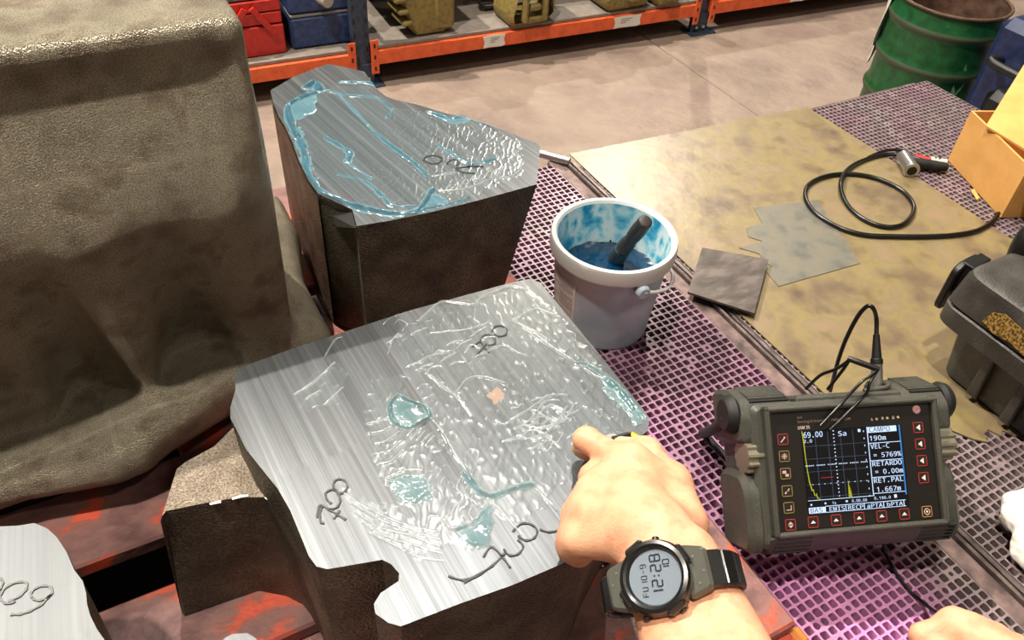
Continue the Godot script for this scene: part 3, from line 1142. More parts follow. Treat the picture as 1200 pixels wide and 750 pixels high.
	for k in 5:
		add.call([432 + k * 3, 496 + k * 12, 447 + k * 3, 493 + k * 12, 464 + k * 2, 484 + k * 11], 0.0008, 0.0011)
	for k in 4:
		add.call([455 + k * 3, 559 + k * 7, 474 + k * 3, 552 + k * 7, 494 + k * 2, 551 + k * 7], 0.0009, 0.0013)
	for k in 5:
		add.call([478 + k * 5, 511 + k * 3, 488 + k * 5, 500 + k * 3], 0.0006, 0.0009)
	for k in 12:
		var bx := 636.0 + 6 * (k % 4) - k
		var by := 470.0 + 4.5 * k
		add.call([bx - 12, by + 8 * sin(k * 1.3), bx, by - 4, bx + 14, by - 7 * cos(k * 0.9)], 0.0007, 0.0010)
	add.call([380, 420, 392, 400, 400, 396], 0.0008, 0.0010)
	for k in 5:
		var u := k / 4.0
		add.call([398 + 34 * u, 575 + 50 * u, 432 + 26 * u + 3 * sin(k * 2.0), 597 + 42 * u, 474 + 14 * u, 612 + 38 * u + 3 * cos(k * 1.4), 512 + 8 * u, 624 + 34 * u], 0.0007, 0.0004)
	for k in 16:
		var gx := 450.0 + 120.0 * fmod(k * 0.618, 1.0)
		var gy := 380.0 + 60.0 * fmod(k * 0.414, 1.0)
		add.call([gx, gy, gx + 7, gy - 6 + 3 * sin(k), gx + 17, gy - 7 - 4 * cos(k * 2.0)], 0.0008, 0.0008)
	for k in 18:
		var gx := 600.0 + 75.0 * fmod(k * 0.618, 1.0)
		var gy := 478.0 + 50.0 * fmod(k * 0.731, 1.0)
		add.call([gx, gy, gx + 6, gy + 5 * sin(k * 1.9), gx + 13, gy - 6], 0.0008, 0.0009)
	for k in 10:
		var gx := 520.0 + 60.0 * fmod(k * 0.618, 1.0)
		var gy := 560.0 + 55.0 * fmod(k * 0.291, 1.0)
		add.call([gx, gy, gx - 4, gy + 9, gx - 1 + 4 * sin(k * 2.2), gy + 17], 0.0008, 0.0009)
	add.call([455, 415, 460, 400, 466, 392], 0.0009, 0.0012)
	var P := []
	P.append([ats([563, 352, 583, 342, 603, 337, 622, 345, 625, 360, 608, 372, 598, 376, 570, 374, 545, 374, 543, 362], FY), -0.0006])
	P.append([ats([460, 470, 470, 468, 496, 478, 503, 488, 490, 498, 475, 501, 462, 493], FY), 0.0016])
	P.append([ats([455, 565, 470, 553, 492, 556, 505, 570, 508, 582, 490, 590, 468, 585], FY), 0.0019])
	P.append([ats([530, 621, 553, 614, 575, 592, 580, 612, 577, 630, 560, 644, 543, 640], FY), 0.0022])
	P.append([ats([480, 512, 508, 505, 522, 520, 530, 532, 505, 540, 485, 530], FY), -0.0008])
	P.append([ats([705, 440, 725, 452, 745, 475, 755, 492, 745, 500, 728, 480, 708, 458], FY), 0.0012])
	P.append([ats([440, 495, 462, 500, 470, 525, 460, 545, 436, 530], FY), -0.0007])
	P.append([ats([592, 502, 630, 485, 660, 470, 672, 480, 660, 500, 640, 512, 605, 514], FY), -0.0007])
	P.append([ats([500, 575, 540, 560, 560, 590, 530, 618, 510, 605], FY), -0.0007])
	P.append([ats([640, 380, 665, 385, 690, 425, 680, 440, 655, 415], FY), -0.0006])
	P.append([ats([500, 362, 560, 346, 618, 334, 642, 352, 690, 408, 735, 462, 752, 492, 700, 520, 670, 560, 640, 600, 600, 618, 560, 600, 500, 480, 470, 440, 462, 400], FY), -0.0006])
	P.append([ats([430, 440, 470, 440, 520, 540, 550, 600, 580, 640, 545, 650, 500, 630, 440, 560, 425, 500], FY), -0.0007])
	P.append([ats([385, 560, 430, 580, 520, 612, 545, 640, 490, 660, 420, 620], FY), -0.0006])
	P.append([ats([335, 470, 360, 440, 395, 420, 412, 440, 400, 475, 360, 485], FY), -0.0004])
	gel("couplant_gel", "pale teal couplant gel smeared in ridges over the front cut block", rim, R, P, FY, Color(0.32, 0.47, 0.49), Color(0.08, 0.25, 0.28), 51)

func back_block() -> void:
	var rim := ats([317, 106, 344, 90, 372, 79, 385, 75, 410, 80, 427, 84, 440, 103, 452, 113, 463, 117, 490, 123, 520, 132, 545, 138, 570, 145, 600, 157, 629, 168, 633, 172, 631, 195, 629, 216, 600, 224, 560, 235, 500, 250, 455, 259, 418, 265, 413, 246, 392, 236, 373, 227, 362, 212, 351, 190, 343, 168, 334, 148, 327, 137, 320, 120], FY)
	var t := thing("cut_steel_block", "rear cut steel block with blue gel along its edges and an upside down 700", "steel block", Vector3(0.36, 0.05, -0.95))
	var o := t.position
	var top := shift(rim, -o)
	var m := MB.new()
	var low := PackedVector3Array()
	for p in top:
		var s := smoothstep(0.02, 0.16, p.x)
		low.append(Vector3(p.x - 0.055 * s + 0.004, 0.0, p.z * 0.97 - 0.012 * s))
	var mid := shift(top, Vector3(0, -0.002, 0))
	m.skin(low, mid)
	m.skin(mid, top)
	m.cap(low, false)
	put("body", m.done(30), mats.cast_dark, t)
	put("cut_face", cut_face(shift(top, Vector3(0, 0.0001, 0)), Vector3(-0.055, 0, -0.335)), mats.steel_rear, t)
	# rusty left flank left as cast, a skin over the wall
	var fl := MB.new()
	var A := PackedVector3Array()
	var B := PackedVector3Array()
	var n := rim.size()
	var order := [0, n - 1, n - 2, n - 3, n - 4, n - 5, n - 6, n - 7]
	for i in order:
		var d := Vector3(-0.0035, 0, 0.0015)
		A.append(low[i] + d)
		B.append(mid[i] + d + Vector3(0.002, -0.001, 0))
	for i in A.size() - 1:
		for r in 6:
			var f0 := r / 6.0
			var f1 := (r + 1) / 6.0
			fl.quad(A[i].lerp(B[i], f0), A[i + 1].lerp(B[i + 1], f0), A[i + 1].lerp(B[i + 1], f1), A[i].lerp(B[i], f1))
	put("rusty_flank", fl.done(50), mats.rust, t)
	# ground facet at the notched corner
	var fc := MB.new()
	var pts := [at(373, 227, FY - 0.001), at(413, 246, FY - 0.001), at(418, 265, FY - 0.001), at(395, 263, FY - 0.035), at(380, 245, FY - 0.03)]
	var cc := []
	for p in pts:
		cc.append(p - o + Vector3(-0.002, 0, 0.004))
	fc.away(cc, Vector3(0.0, 0.1, 0.0))
	put("ground_facet", fc.done(0), mat(Color(0.3, 0.3, 0.29), {"rough": 0.4, "metal": 0.6}), t)
	marks(t, "handwritten_number", [zoomed([290, 387, 270, 408, 225, 410, 184, 392, 200, 370, 250, 364, 290, 380], 460, 110, 5), zoomed([318, 415, 330, 396, 365, 388, 388, 408, 372, 424], 460, 110, 5), zoomed([368, 438, 440, 430, 532, 428, 480, 424, 426, 405], 460, 110, 5), zoomed([372, 440, 410, 462, 482, 468], 460, 110, 5), zoomed([440, 432, 470, 412], 460, 110, 5)], FY, 0.0030, o)
	var R := []
	var add := func(px: Array, w: float, h: float) -> void:
		R.append([ats(px, FY), w, h])
	add.call([370, 110, 350, 117, 338, 127, 343, 150, 355, 173, 360, 200, 373, 223, 400, 237, 433, 247, 467, 252, 490, 248, 507, 223], 0.0042, 0.004)
	add.call([383, 107, 410, 113, 440, 115, 460, 130, 453, 138], 0.0022, 0.0022)
	add.call([440, 157, 460, 173, 487, 193, 500, 207], 0.003, 0.0026)
	add.call([383, 163, 395, 170, 410, 180, 407, 190], 0.0036, 0.0028)
	add.call([397, 205, 427, 213, 447, 230, 460, 242, 487, 243], 0.0022, 0.0022)
	add.call([400, 97, 433, 98, 443, 103], 0.003, 0.0026)
	add.call([503, 132, 527, 140, 550, 138, 597, 153], 0.0036, 0.003)
	add.call([513, 170, 533, 183, 553, 193, 580, 187], 0.0026, 0.002)
	add.call([507, 207, 533, 203], 0.0018, 0.0016)
	add.call([507, 223, 540, 223, 583, 207], 0.0014, 0.0014)
	add.call([590, 210, 607, 203, 613, 193], 0.0016, 0.0016)
	add.call([490, 248, 527, 240, 550, 232], 0.0028, 0.0026)
	add.call([360, 103, 370, 98, 374, 106], 0.005, 0.006)
	add.call([407, 190, 420, 200, 436, 210], 0.0022, 0.0014)
	add.call([395, 110, 420, 135, 440, 157], 0.002, 0.0012)
	for k in 8:
		add.call([520 + k * 9, 226 - k * 3, 528 + k * 9, 216 - k * 3], 0.001, 0.001)
	var P := []
	P.append([ats([340, 120, 366, 108, 372, 120, 368, 134, 350, 142, 338, 138], FY), 0.0012])
	P.append([ats([488, 246, 505, 222, 525, 238, 515, 243], FY), 0.0014])
	P.append([ats([515, 168, 535, 182, 580, 187, 570, 193, 540, 195, 522, 185], FY), -0.0007])
	P.append([ats([500, 131, 527, 138, 552, 136, 556, 143, 525, 146], FY), 0.0012])
	P.append([ats([395, 108, 440, 116, 462, 132, 445, 150, 420, 130], FY), -0.0006])
	P.append([ats([345, 120, 390, 100, 430, 100, 460, 125, 500, 130, 560, 142, 610, 165, 618, 205, 560, 228, 500, 244, 430, 240, 375, 215, 350, 165], FY), -0.0006])
	P.append([ats([346, 150, 352, 150, 366, 200, 378, 224, 370, 222, 356, 196], FY), 0.0016])
	gel("couplant_gel", "bright blue couplant gel smeared along the edges of the rear cut block", rim, R, P, FY, Color(0.20, 0.41, 0.48), Color(0.03, 0.22, 0.33), 52)

func left_block() -> void:
	var y := 0.25
	var rim := ats([-120, 640, -60, 622, 0, 617, 22, 616, 40, 613, 55, 619, 66, 629, 78, 647, 87, 668, 97, 681, 101, 695, 102, 708, 106, 722, 114, 738, 124, 752, 160, 800, 60, 880, -120, 860], y)
	var t := thing("cut_steel_block", "pale cut steel block at the lower left corner marked 669 upside down", "steel block", Vector3(-0.17, 0.05, -0.4))
	var o := t.position
	var top := shift(rim, -o)
	var m := MB.new()
	var mid := shift(top, Vector3(0, -0.002, 0))
	var low := poly_down(top, 0.0, 0.95, Vector3(-0.02, 0, 0))
	m.skin(low, mid)
	m.skin(mid, top)
	m.cap(low, false)
	put("body", m.done(35), mats.cast_dark, t)
	put("cut_face", cut_face(shift(top, Vector3(0, 0.0001, 0)), at(60, 630, y) - at(62, 740, y)), mats.steel_pale, t)
	marks(t, "handwritten_number", [zoomed([190, 505, 182, 480, 212, 448, 262, 434, 302, 446, 304, 482, 268, 510, 222, 520, 192, 508], 0, 600, 5), zoomed([298, 484, 250, 540, 182, 580, 120, 600, 64, 603], 0, 600, 5), zoomed([48, 528, 110, 500, 152, 460, 158, 420, 112, 412, 42, 440, 4, 490, 10, 520, 48, 540, 92, 524], 0, 600, 5), zoomed([-40, 470, -5, 460, 18, 420, 8, 394, -20, 390], 0, 600, 5)], y, 0.0022, o)
	# sliver of another block at the lower edge
	var r2 := ats([255, 758, 263, 748, 272, 743, 290, 742, 300, 748, 306, 762, 285, 790, 255, 790], 0.19)
	var s := thing("cut_steel_block", "tip of a small pale cut block at the bottom edge below the red planks", "steel block", Vector3(-0.01, 0.05, -0.36))
	var tp := shift(r2, -s.position)
	m = MB.new()
	m.skin(poly_down(tp, 0.0, 0.98, Vector3(0, 0, 0)), tp)
	put("body", m.done(35), mats.cast_dark, s)
	put("cut_face", cut_face(shift(tp, Vector3(0, 0.0001, 0)), Vector3(0, 0, 1)), mats.steel_pale, s)

func gel(called: String, label: String, rim: PackedVector3Array, ridges: Array, patches: Array, y: float, thin: Color, thick: Color, seed_n: int) -> void:
	var n := FastNoiseLite.new()
	n.seed = seed_n
	n.frequency = 90.0
	n.fractal_octaves = 3
	var n2 := FastNoiseLite.new()
	n2.seed = seed_n + 7
	n2.frequency = 75.0
	n2.fractal_octaves = 2
	var lo := rim[0]
	var hi := rim[0]
	var flat := PackedVector2Array()
	for p in rim:
		lo = lo.min(p)
		hi = hi.max(p)
		flat.append(Vector2(p.x, p.z))
	var step := 0.0009 if hi.x - lo.x < 0.38 else 0.0014
	var nx := int((hi.x - lo.x) / step) + 1
	var nz := int((hi.z - lo.z) / step) + 1
	var hgt := PackedFloat32Array()
	hgt.resize(nx * nz)
	var teal := PackedFloat32Array()
	teal.resize(nx * nz)
	for pa in patches:
		var poly := PackedVector2Array()
		var a := Vector2(1e9, 1e9)
		var b := -a
		for p in pa[0]:
			poly.append(Vector2(p.x, p.z))
			a = a.min(Vector2(p.x, p.z))
			b = b.max(Vector2(p.x, p.z))
		for iz in range(maxi(0, int((a.y - lo.z) / step)), mini(nz, int((b.y - lo.z) / step) + 2)):
			for ix in range(maxi(0, int((a.x - lo.x) / step)), mini(nx, int((b.x - lo.x) / step) + 2)):
				var x := lo.x + ix * step
				var z := lo.z + iz * step
				var d := -poly_dist(Vector2(x, z), poly) + 0.006 * n.get_noise_2d(x * 0.5, z * 0.5) + 0.002 * n.get_noise_2d(x * 1.5, z * 1.5)
				if d > 0.0:
					var w: float
					if pa[1] < 0.0:  # wiped film: thin wrinkles
						var u := 1.0 - absf(n2.get_noise_2d(x * 0.75 + 0.5 * z, z * 0.28 - 0.25 * x))
						w = -pa[1] * smoothstep(0.0, 0.006, d) * (0.30 + 0.62 * pow(u, 6.0))
					else:
						w = pa[1] * smoothstep(0.0, 0.004, d) * (0.75 + 0.8 * n2.get_noise_2d(x * 0.35 + 3.0, z * 0.35) + 0.12 * n.get_noise_2d(x, z))
						teal[iz * nx + ix] = 1.0
					hgt[iz * nx + ix] = maxf(hgt[iz * nx + ix], w)
	for rd in ridges:
		var line: Array = curve(Array(rd[0]), 4)
		var w0: float = rd[1]
		for s in line.size() - 1:
			var p: Vector3 = line[s]
			var q: Vector3 = line[s + 1]
			var w := maxf(w0, 0.0010) * (0.8 + 0.5 * n.get_noise_2d(p.x * 0.6, p.z * 0.6))
			var h: float = maxf(rd[2], 0.0009) * 1.35 * (0.9 + 0.6 * n.get_noise_2d(p.x * 0.5 + 9.0, p.z * 0.5))
			var m := w * 2.2
			for iz in range(maxi(0, int((minf(p.z, q.z) - m - lo.z) / step)), mini(nz, int((maxf(p.z, q.z) + m - lo.z) / step) + 2)):
				for ix in range(maxi(0, int((minf(p.x, q.x) - m - lo.x) / step)), mini(nx, int((maxf(p.x, q.x) + m - lo.x) / step) + 2)):
					var x := Vector3(lo.x + ix * step, y, lo.z + iz * step)
					var ab := q - p
					var tt := clampf((x - p).dot(ab) / maxf(ab.length_squared(), 1e-12), 0.0, 1.0)
					var d := (x - p - ab * tt).length() / w
					if d < 2.2:
						var k := h * exp(-d * d)
						if k > hgt[iz * nx + ix]:
							hgt[iz * nx + ix] = k
							teal[iz * nx + ix] = 1.0 if w0 >= 0.0019 else maxf(teal[iz * nx + ix], 0.5)
	var base := Vector3((lo.x + hi.x) / 2, y, (lo.z + hi.z) / 2)
	var t := thing(called, label, "gel", base)
	for layer in 3:
		var ids := PackedInt32Array()
		ids.resize(nx * nz)
		ids.fill(-1)
		var vv := PackedVector3Array()
		var nn := PackedVector3Array()
		var cc := PackedColorArray()
		for iz in range(1, nz - 1):
			for ix in range(1, nx - 1):
				var i := iz * nx + ix
				if hgt[i] < 0.00010:
					continue
				var cls := layer * 0.5
				if teal[i] != cls and (layer == 0 or (teal[i - 1] != cls and teal[i + 1] != cls and teal[i - nx] != cls and teal[i + nx] != cls)):
					continue
				var x := lo.x + ix * step
				var z := lo.z + iz * step
				if not Geometry2D.is_point_in_polygon(Vector2(x, z), flat):
					continue
				ids[i] = vv.size()
				vv.append(Vector3(x, y + 0.0005 + hgt[i], z) - base)
				nn.append(Vector3(hgt[i - 1] - hgt[i + 1], 2.0 * step, hgt[i - nx] - hgt[i + nx]).normalized())
				var f := clampf(hgt[i] / 0.0026, 0.0, 1.0)
				var c := thin.lerp(thick, f)
				if layer == 1:
					c = Color(0.50, 0.58, 0.59)
				c.a = clampf(hgt[i] / 0.0004, 0.25, 1.0) if layer == 0 else (clampf(hgt[i] / 0.0010, 0.1, 1.0) if layer == 1 else clampf(hgt[i] / 0.0030, 0.12, 1.0))
				cc.append(c)
		var idx := PackedInt32Array()
		for iz in nz - 1:
			for ix in nx - 1:
				var a := ids[iz * nx + ix]
				var b := ids[iz * nx + ix + 1]
				var c := ids[iz * nx + nx + ix + 1]
				var d := ids[iz * nx + nx + ix]
				if a >= 0 and b >= 0 and c >= 0 and d >= 0:
					idx.append_array([a, b, c, a, c, d])
		var m := mat(Color.WHITE, {"vcol": true, "rough": [0.24, 0.16, 0.12][layer], "spec": 0.9, "alpha": [0.05, 0.30, 0.42][layer]})
		put(["wiped_film", "ridge", "thick_smear"][layer], MB.pack_mesh(vv, nn, PackedVector2Array(), cc, idx), m, t).set_meta("kind", "stuff")
# ----------------------------------------------------------------


# ---------------------------------------------------------------- pallet rack and what stands on it
func rack() -> void:
	var o := Vector3(1.10, FLOOR, -3.175)
	var t := thing("pallet_rack", "blue and orange pallet rack with a low shelf behind the cut blocks", "rack", o)
	t.rotation.y = -deg_to_rad(2.8)
	var orange := mat(Color.WHITE, {"tex": noise_tex(61, 0.02, [[0.2, Color(0.80, 0.32, 0.15)], [0.5, Color(0.87, 0.36, 0.17)], [0.9, Color(0.89, 0.39, 0.19)]], 4), "scale": 2.0, "rough": 0.45})
	var blue := mat(Color.WHITE, {"tex": noise_tex(62, 0.02, [Color(0.13, 0.17, 0.23), Color(0.19, 0.24, 0.31), Color(0.25, 0.29, 0.36)], 4), "scale": 3.0, "rough": 0.5, "metal": 0.2})
	var board := mat(Color.WHITE, {"tex": noise_tex(63, 0.02, [Color(0.44, 0.41, 0.375), Color(0.49, 0.455, 0.42), Color(0.53, 0.495, 0.46)], 5), "scale": 2.0, "rough": 0.7})
	var paper := mat(Color(0.86, 0.84, 0.80), {"rough": 0.8})
	var ys := 0.162
	var tall := 1.0
	for x in [-1.755, 0.0, 1.755, 3.51]:
		for z in [-0.02, -0.78]:
			var m := MB.new()
			m.bx(Vector3(x, tall / 2, z - 0.005), Vector3(0.032, tall, 0.05), 0.003)
			m.bx(Vector3(x - 0.024, tall / 2, z), Vector3(0.026, tall, 0.035), 0.003)
			m.bx(Vector3(x + 0.024, tall / 2, z), Vector3(0.026, tall, 0.035), 0.003)
			var u := put("upright", m.done(), blue, t)
			if z > -0.5 and x > -0.5 and x < 2.0:
				for k in 8:
					for s in [-1, 1]:
						var sl := MB.new()
						sl.bx(Vector3(x + s * 0.025, 0.04 + k * 0.06, z + 0.0178), Vector3(0.009, 0.022, 0.001))
						put("slot", sl.done(0), mats.black, u)
			m = MB.new()
			m.bx(Vector3(x + 0.01, 0.004, z + 0.005), Vector3(0.15, 0.008, 0.11), 0.002)
			m.bx(Vector3(x, 0.05, z + 0.019), Vector3(0.1, 0.09, 0.006), 0.002)
			var f := put("foot_plate", m.done(), blue, t)
			for s in [-0.02, 0.022]:
				var bo := MB.new()
				bo.cyl(Vector3(x + s, 0.03, z + 0.021), Vector3(x + s, 0.03, z + 0.03), 0.009, 0.008, 8)
				put("bolt", bo.done(), mats.chrome, f)
	for i in 3:
		var x0 := -1.755 + i * 1.755 + 0.045
		var w := 1.755 - 0.09
		for lev in [ys]:
			var m := MB.new()
			m.bx(Vector3(x0 + w / 2, lev - 0.036, 0.004), Vector3(w, 0.062, 0.04), 0.003)
			m.bx(Vector3(x0 + w / 2, lev - 0.036, -0.78), Vector3(w, 0.062, 0.04), 0.003)
			put("beam", m.done(), orange, t)
			m = MB.new()
			m.bx(Vector3(x0 + w / 2, lev + 0.004, -0.385), Vector3(w, 0.016, 0.79), 0.002)
			put("shelf_board", m.done(), board, t)
			for e in [x0 + 0.004, x0 + w - 0.004]:
				m = MB.new()
				m.bx(Vector3(e, lev - 0.03, 0.024), Vector3(0.034, 0.15, 0.005), 0.002)
				var cn := put("beam_connector", m.done(), orange, t)
				for k in 3:
					var h := MB.new()
					h.bx(Vector3(e, lev - 0.08 + k * 0.05, 0.027), Vector3(0.008, 0.018, 0.001))
					put("slot", h.done(0), mats.black, cn)
		# upper shelf, set back from the front
		var us := MB.new()
		us.bx(Vector3(x0 + w / 2, 0.50, -0.47), Vector3(w, 0.016, 0.6), 0.002)
		put("shelf_board", us.done(), board, t)
		var b := MB.new()
		b.bx(Vector3(x0 + w / 2, 0.45, -0.81), Vector3(w, 0.9, 0.004))
		put("back_panel", b.done(0), mat(Color(0.2, 0.19, 0.18), {"rough": 0.7}), t)
	# torn paper labels on the beam
	for q in [[562, 44, 591, 54], [712, 20, 749, 34], [928, -4, 950, 3]]:
		var a := at(q[0], q[1], FLOOR + 0.13) - o
		var c := at(q[2], q[1], FLOOR + 0.13) - o
		var la := t.basis.inverse() * a
		var lc := t.basis.inverse() * c
		var poly := [Vector2(la.x, 0.098), Vector2(la.x + 0.03, 0.101), Vector2(lc.x - 0.02, 0.097), Vector2(lc.x, 0.103), Vector2(lc.x - 0.006, 0.13), Vector2(lc.x, 0.152), Vector2(la.x + 0.04, 0.155), Vector2(la.x - 0.004, 0.15), Vector2(la.x + 0.004, 0.125)]
		var m := MB.new()
		m.slab(Transform3D(Basis.IDENTITY, Vector3(0, 0, 0.0245)), poly, 0.0015)
		var pl := put("paper_label", m.done(0), paper, t)
		for k in 3:
			var w := (lc.x - la.x) * (0.42 - 0.1 * k)
			m = MB.new()
			m.bx(Vector3(la.x + 0.03 + w * 0.6, 0.14 - k * 0.009, 0.0262), Vector3(w, 0.003, 0.0005))
			put("printed_line", m.done(0), mat(Color(0.4, 0.38, 0.36), {"rough": 0.8}), pl)
	var top := FLOOR + ys + 0.0125

	# red cantilever toolbox
	var tb := thing("toolbox", "red metal cantilever toolbox with crossed side struts on the low shelf", "toolbox", at(308, 66, top))
	tb.rotation.y = t.rotation.y + 0.03
	var red := mat(Color.WHITE, {"tex": noise_tex(65, 0.02, [[0.2, Color(0.66, 0.11, 0.08)], [0.5, Color(0.72, 0.13, 0.09)], [0.9, Color(0.75, 0.15, 0.11)]], 4), "scale": 3.0, "rough": 0.4})
	var m := MB.new()
	m.bx(Vector3(-0.03, 0.06, -0.2), Vector3(0.26, 0.12, 0.4), 0.005)
	put("base_tray", m.done(), red, tb)
	for s in [0, 1]:
		m = MB.new()
		m.bx(Vector3(-0.03, 0.148 + s * 0.05, -0.2), Vector3(0.256, 0.046, 0.39), 0.004)
		put("upper_tray", m.done(), red, tb)
	for s in [[Vector3(-0.045, 0.2, 0.004), Vector3(-0.125, 0.09, 0.004)], [Vector3(-0.02, 0.2, 0.004), Vector3(0.06, 0.09, 0.004)], [Vector3(-0.09, 0.2, 0.004), Vector3(-0.15, 0.11, 0.004)]]:
		var d: Vector3 = s[1] - s[0]
		m = MB.new()
		m.box(Transform3D(Basis(Vector3(0, 0, 1), atan2(d.y, d.x)), (s[0] + s[1]) / 2 + Vector3(0, 0, 0.004)), Vector3(d.length(), 0.024, 0.012), 0.002)
		put("strut", m.done(), red, tb)
	m = MB.new()
	m.bx(Vector3(-0.03, 0.235, -0.2), Vector3(0.25, 0.02, 0.38), 0.003)
	put("contents_lid", m.done(), mats.dull_steel, tb)
	m = MB.new()
	m.tube(curve([Vector3(-0.03, 0.245, -0.03), Vector3(-0.03, 0.275, -0.06), Vector3(-0.03, 0.28, -0.2), Vector3(-0.03, 0.275, -0.34), Vector3(-0.03, 0.245, -0.37)], 5), 0.009, 8)
	put("handle", m.done(), mats.black, tb)

	# blue case
	var bc := thing("blue_case", "blue plastic case with a pale round knob on the low shelf", "case", at(381, 54, top))
	bc.rotation.y = t.rotation.y
	var bl := mat(Color.WHITE, {"tex": noise_tex(66, 0.02, [Color(0.09, 0.15, 0.28), Color(0.13, 0.22, 0.4), Color(0.2, 0.29, 0.45)], 4), "scale": 3.0, "rough": 0.5})
	m = MB.new()
	m.bx(Vector3(0, 0.065, -0.17), Vector3(0.265, 0.13, 0.34), 0.01)
	put("lower_shell", m.done(), bl, bc)
	m = MB.new()
	m.bx(Vector3(0, 0.136, -0.17), Vector3(0.26, 0.012, 0.335), 0.003)
	put("rim", m.done(), mat(Color(0.45, 0.45, 0.44), {"rough": 0.6}), bc)
	m = MB.new()
	m.bx(Vector3(0, 0.22, -0.17), Vector3(0.265, 0.155, 0.34), 0.012)
	put("lid", m.done(), bl, bc)
	m = MB.new()
	m.cyl(Vector3(0.0, 0.2, -0.02), Vector3(0.02, 0.2, 0.045), 0.026, 0.026, 20, 0.003)
	put("knob", m.done(), mat(Color(0.62, 0.6, 0.55), {"rough": 0.6}), bc)

	# yellow excavator castings
	var yel := mat(Color.WHITE, {"tex": noise_tex(67, 0.018, [[0.15, Color(0.40, 0.35, 0.2)], [0.4, Color(0.48, 0.42, 0.22)], [0.65, Color(0.53, 0.46, 0.25)], [0.9, Color(0.49, 0.43, 0.25)]], 5), "scale": 3.0, "rough": 0.55, "normal": normal_tex(68, 0.08, 3.0), "nstr": 0.6})
	var a := thing("yellow_casting", "yellow forked digger adapter with ribbed flank, leftmost casting on the low shelf", "casting", at(507, 41, top), "yellow castings on the low shelf")
	m = MB.new()
	m.slab(Transform3D(Basis.IDENTITY, Vector3(0, 0, -0.2)), rounded([Vector2(-0.075, 0), Vector2(0.07, 0), Vector2(0.075, 0.05), Vector2(0.12, 0.2), Vector2(0.13, 0.30), Vector2(0.09, 0.30), Vector2(0.06, 0.22), Vector2(0.02, 0.17), Vector2(-0.04, 0.17), Vector2(-0.08, 0.22), Vector2(-0.11, 0.30), Vector2(-0.17, 0.30), Vector2(-0.15, 0.2), Vector2(-0.1, 0.05)], 0.03), 0.2, 0.012)
	put("body", m.done(50), yel, a)
	for k in 5:
		m = MB.new()
		m.bx(Vector3(-0.118 - k * 0.016, 0.07 + k * 0.05, -0.05), Vector3(0.05, 0.022, 0.13), 0.008)
		put("rib", m.done(), yel, a)
	m = MB.new()
	m.bx(Vector3(0.055, 0.11, -0.02), Vector3(0.1, 0.19, 0.06), 0.016)
	put("cheek", m.done(), yel, a)
	var b2 := thing("yellow_casting", "yellow grooved digger tooth with a square socket, second casting on the low shelf", "casting", at(625, 30, top), "yellow castings on the low shelf")
	m = MB.new()
	m.slab(Transform3D(Basis.IDENTITY, Vector3(0, 0, -0.18)), rounded([Vector2(-0.11, 0), Vector2(0.07, 0), Vector2(0.12, 0.04), Vector2(0.11, 0.12), Vector2(0.1, 0.27), Vector2(-0.06, 0.27), Vector2(-0.1, 0.15), Vector2(-0.125, 0.05)], 0.02), 0.18, 0.02)
	put("body", m.done(50), yel, b2)
	for s in [-1, 1]:
		m = MB.new()
		m.bx(Vector3(0.0 + s * 0.05, 0.12, 0.006), Vector3(0.028, 0.2, 0.035), 0.01)
		put("rib", m.done(), yel, b2)
	m = MB.new()
	m.bx(Vector3(0.0, 0.085, 0.002), Vector3(0.06, 0.03, 0.03), 0.008)
	m.bx(Vector3(0.0, 0.03, 0.0), Vector3(0.09, 0.03, 0.03), 0.008)
	put("socket_rim", m.done(), yel, b2)
	m = MB.new()
	m.bx(Vector3(0.0, 0.15, 0.0006), Vector3(0.05, 0.06, 0.004), 0.001)
	put("socket", m.done(), mats.gloom, b2)
	var c3 := thing("yellow_casting", "dark mottled yellow digger tooth, third casting on the low shelf", "casting", at(738, 12, top), "yellow castings on the low shelf")
	m = MB.new()
	m.slab(Transform3D(Basis.IDENTITY, Vector3(0, 0, -0.2)), rounded([Vector2(-0.12, 0), Vector2(0.1, 0), Vector2(0.13, 0.05), Vector2(0.1, 0.2), Vector2(-0.1, 0.22), Vector2(-0.15, 0.06)], 0.03), 0.2, 0.02)
	put("body", m.done(50), yel, c3)
	m = MB.new()
	m.bx(Vector3(0.02, 0.09, 0.01), Vector3(0.09, 0.1, 0.04), 0.015)
	put("boss", m.done(), yel, c3)
	var c4 := thing("yellow_casting", "small smooth yellow digger part, rightmost casting on the low shelf", "casting", at(785, 7, top), "yellow castings on the low shelf")
	m = MB.new()
	m.slab(Transform3D(Basis.IDENTITY, Vector3(0, 0, -0.12)), rounded([Vector2(-0.07, 0), Vector2(0.06, 0), Vector2(0.075, 0.03), Vector2(0.06, 0.12), Vector2(-0.06, 0.12), Vector2(-0.075, 0.04)], 0.02), 0.12, 0.015)
	put("body", m.done(50), yel, c4)
	m = MB.new()
	m.bx(Vector3(0.0, 0.05, 0.008), Vector3(0.07, 0.05, 0.03), 0.01)
	put("boss", m.done(), yel, c4)
	# dark bent handle
	var hd := thing("bent_handle", "dark rounded steel loop lying between the yellow castings", "handle", at(578, 12, top))
	m = MB.new()
	var lp := []
	for q in rounded([Vector2(-0.06, 0.012), Vector2(0.07, 0.012), Vector2(0.08, 0.12), Vector2(-0.08, 0.12)], 0.04, 5):
		lp.append(Vector3(q.x, q.y, -q.y * 0.35))
	m.tube(lp, 0.009, 8, true)
	put("loop", m.done(60), mats.gloom, hd)

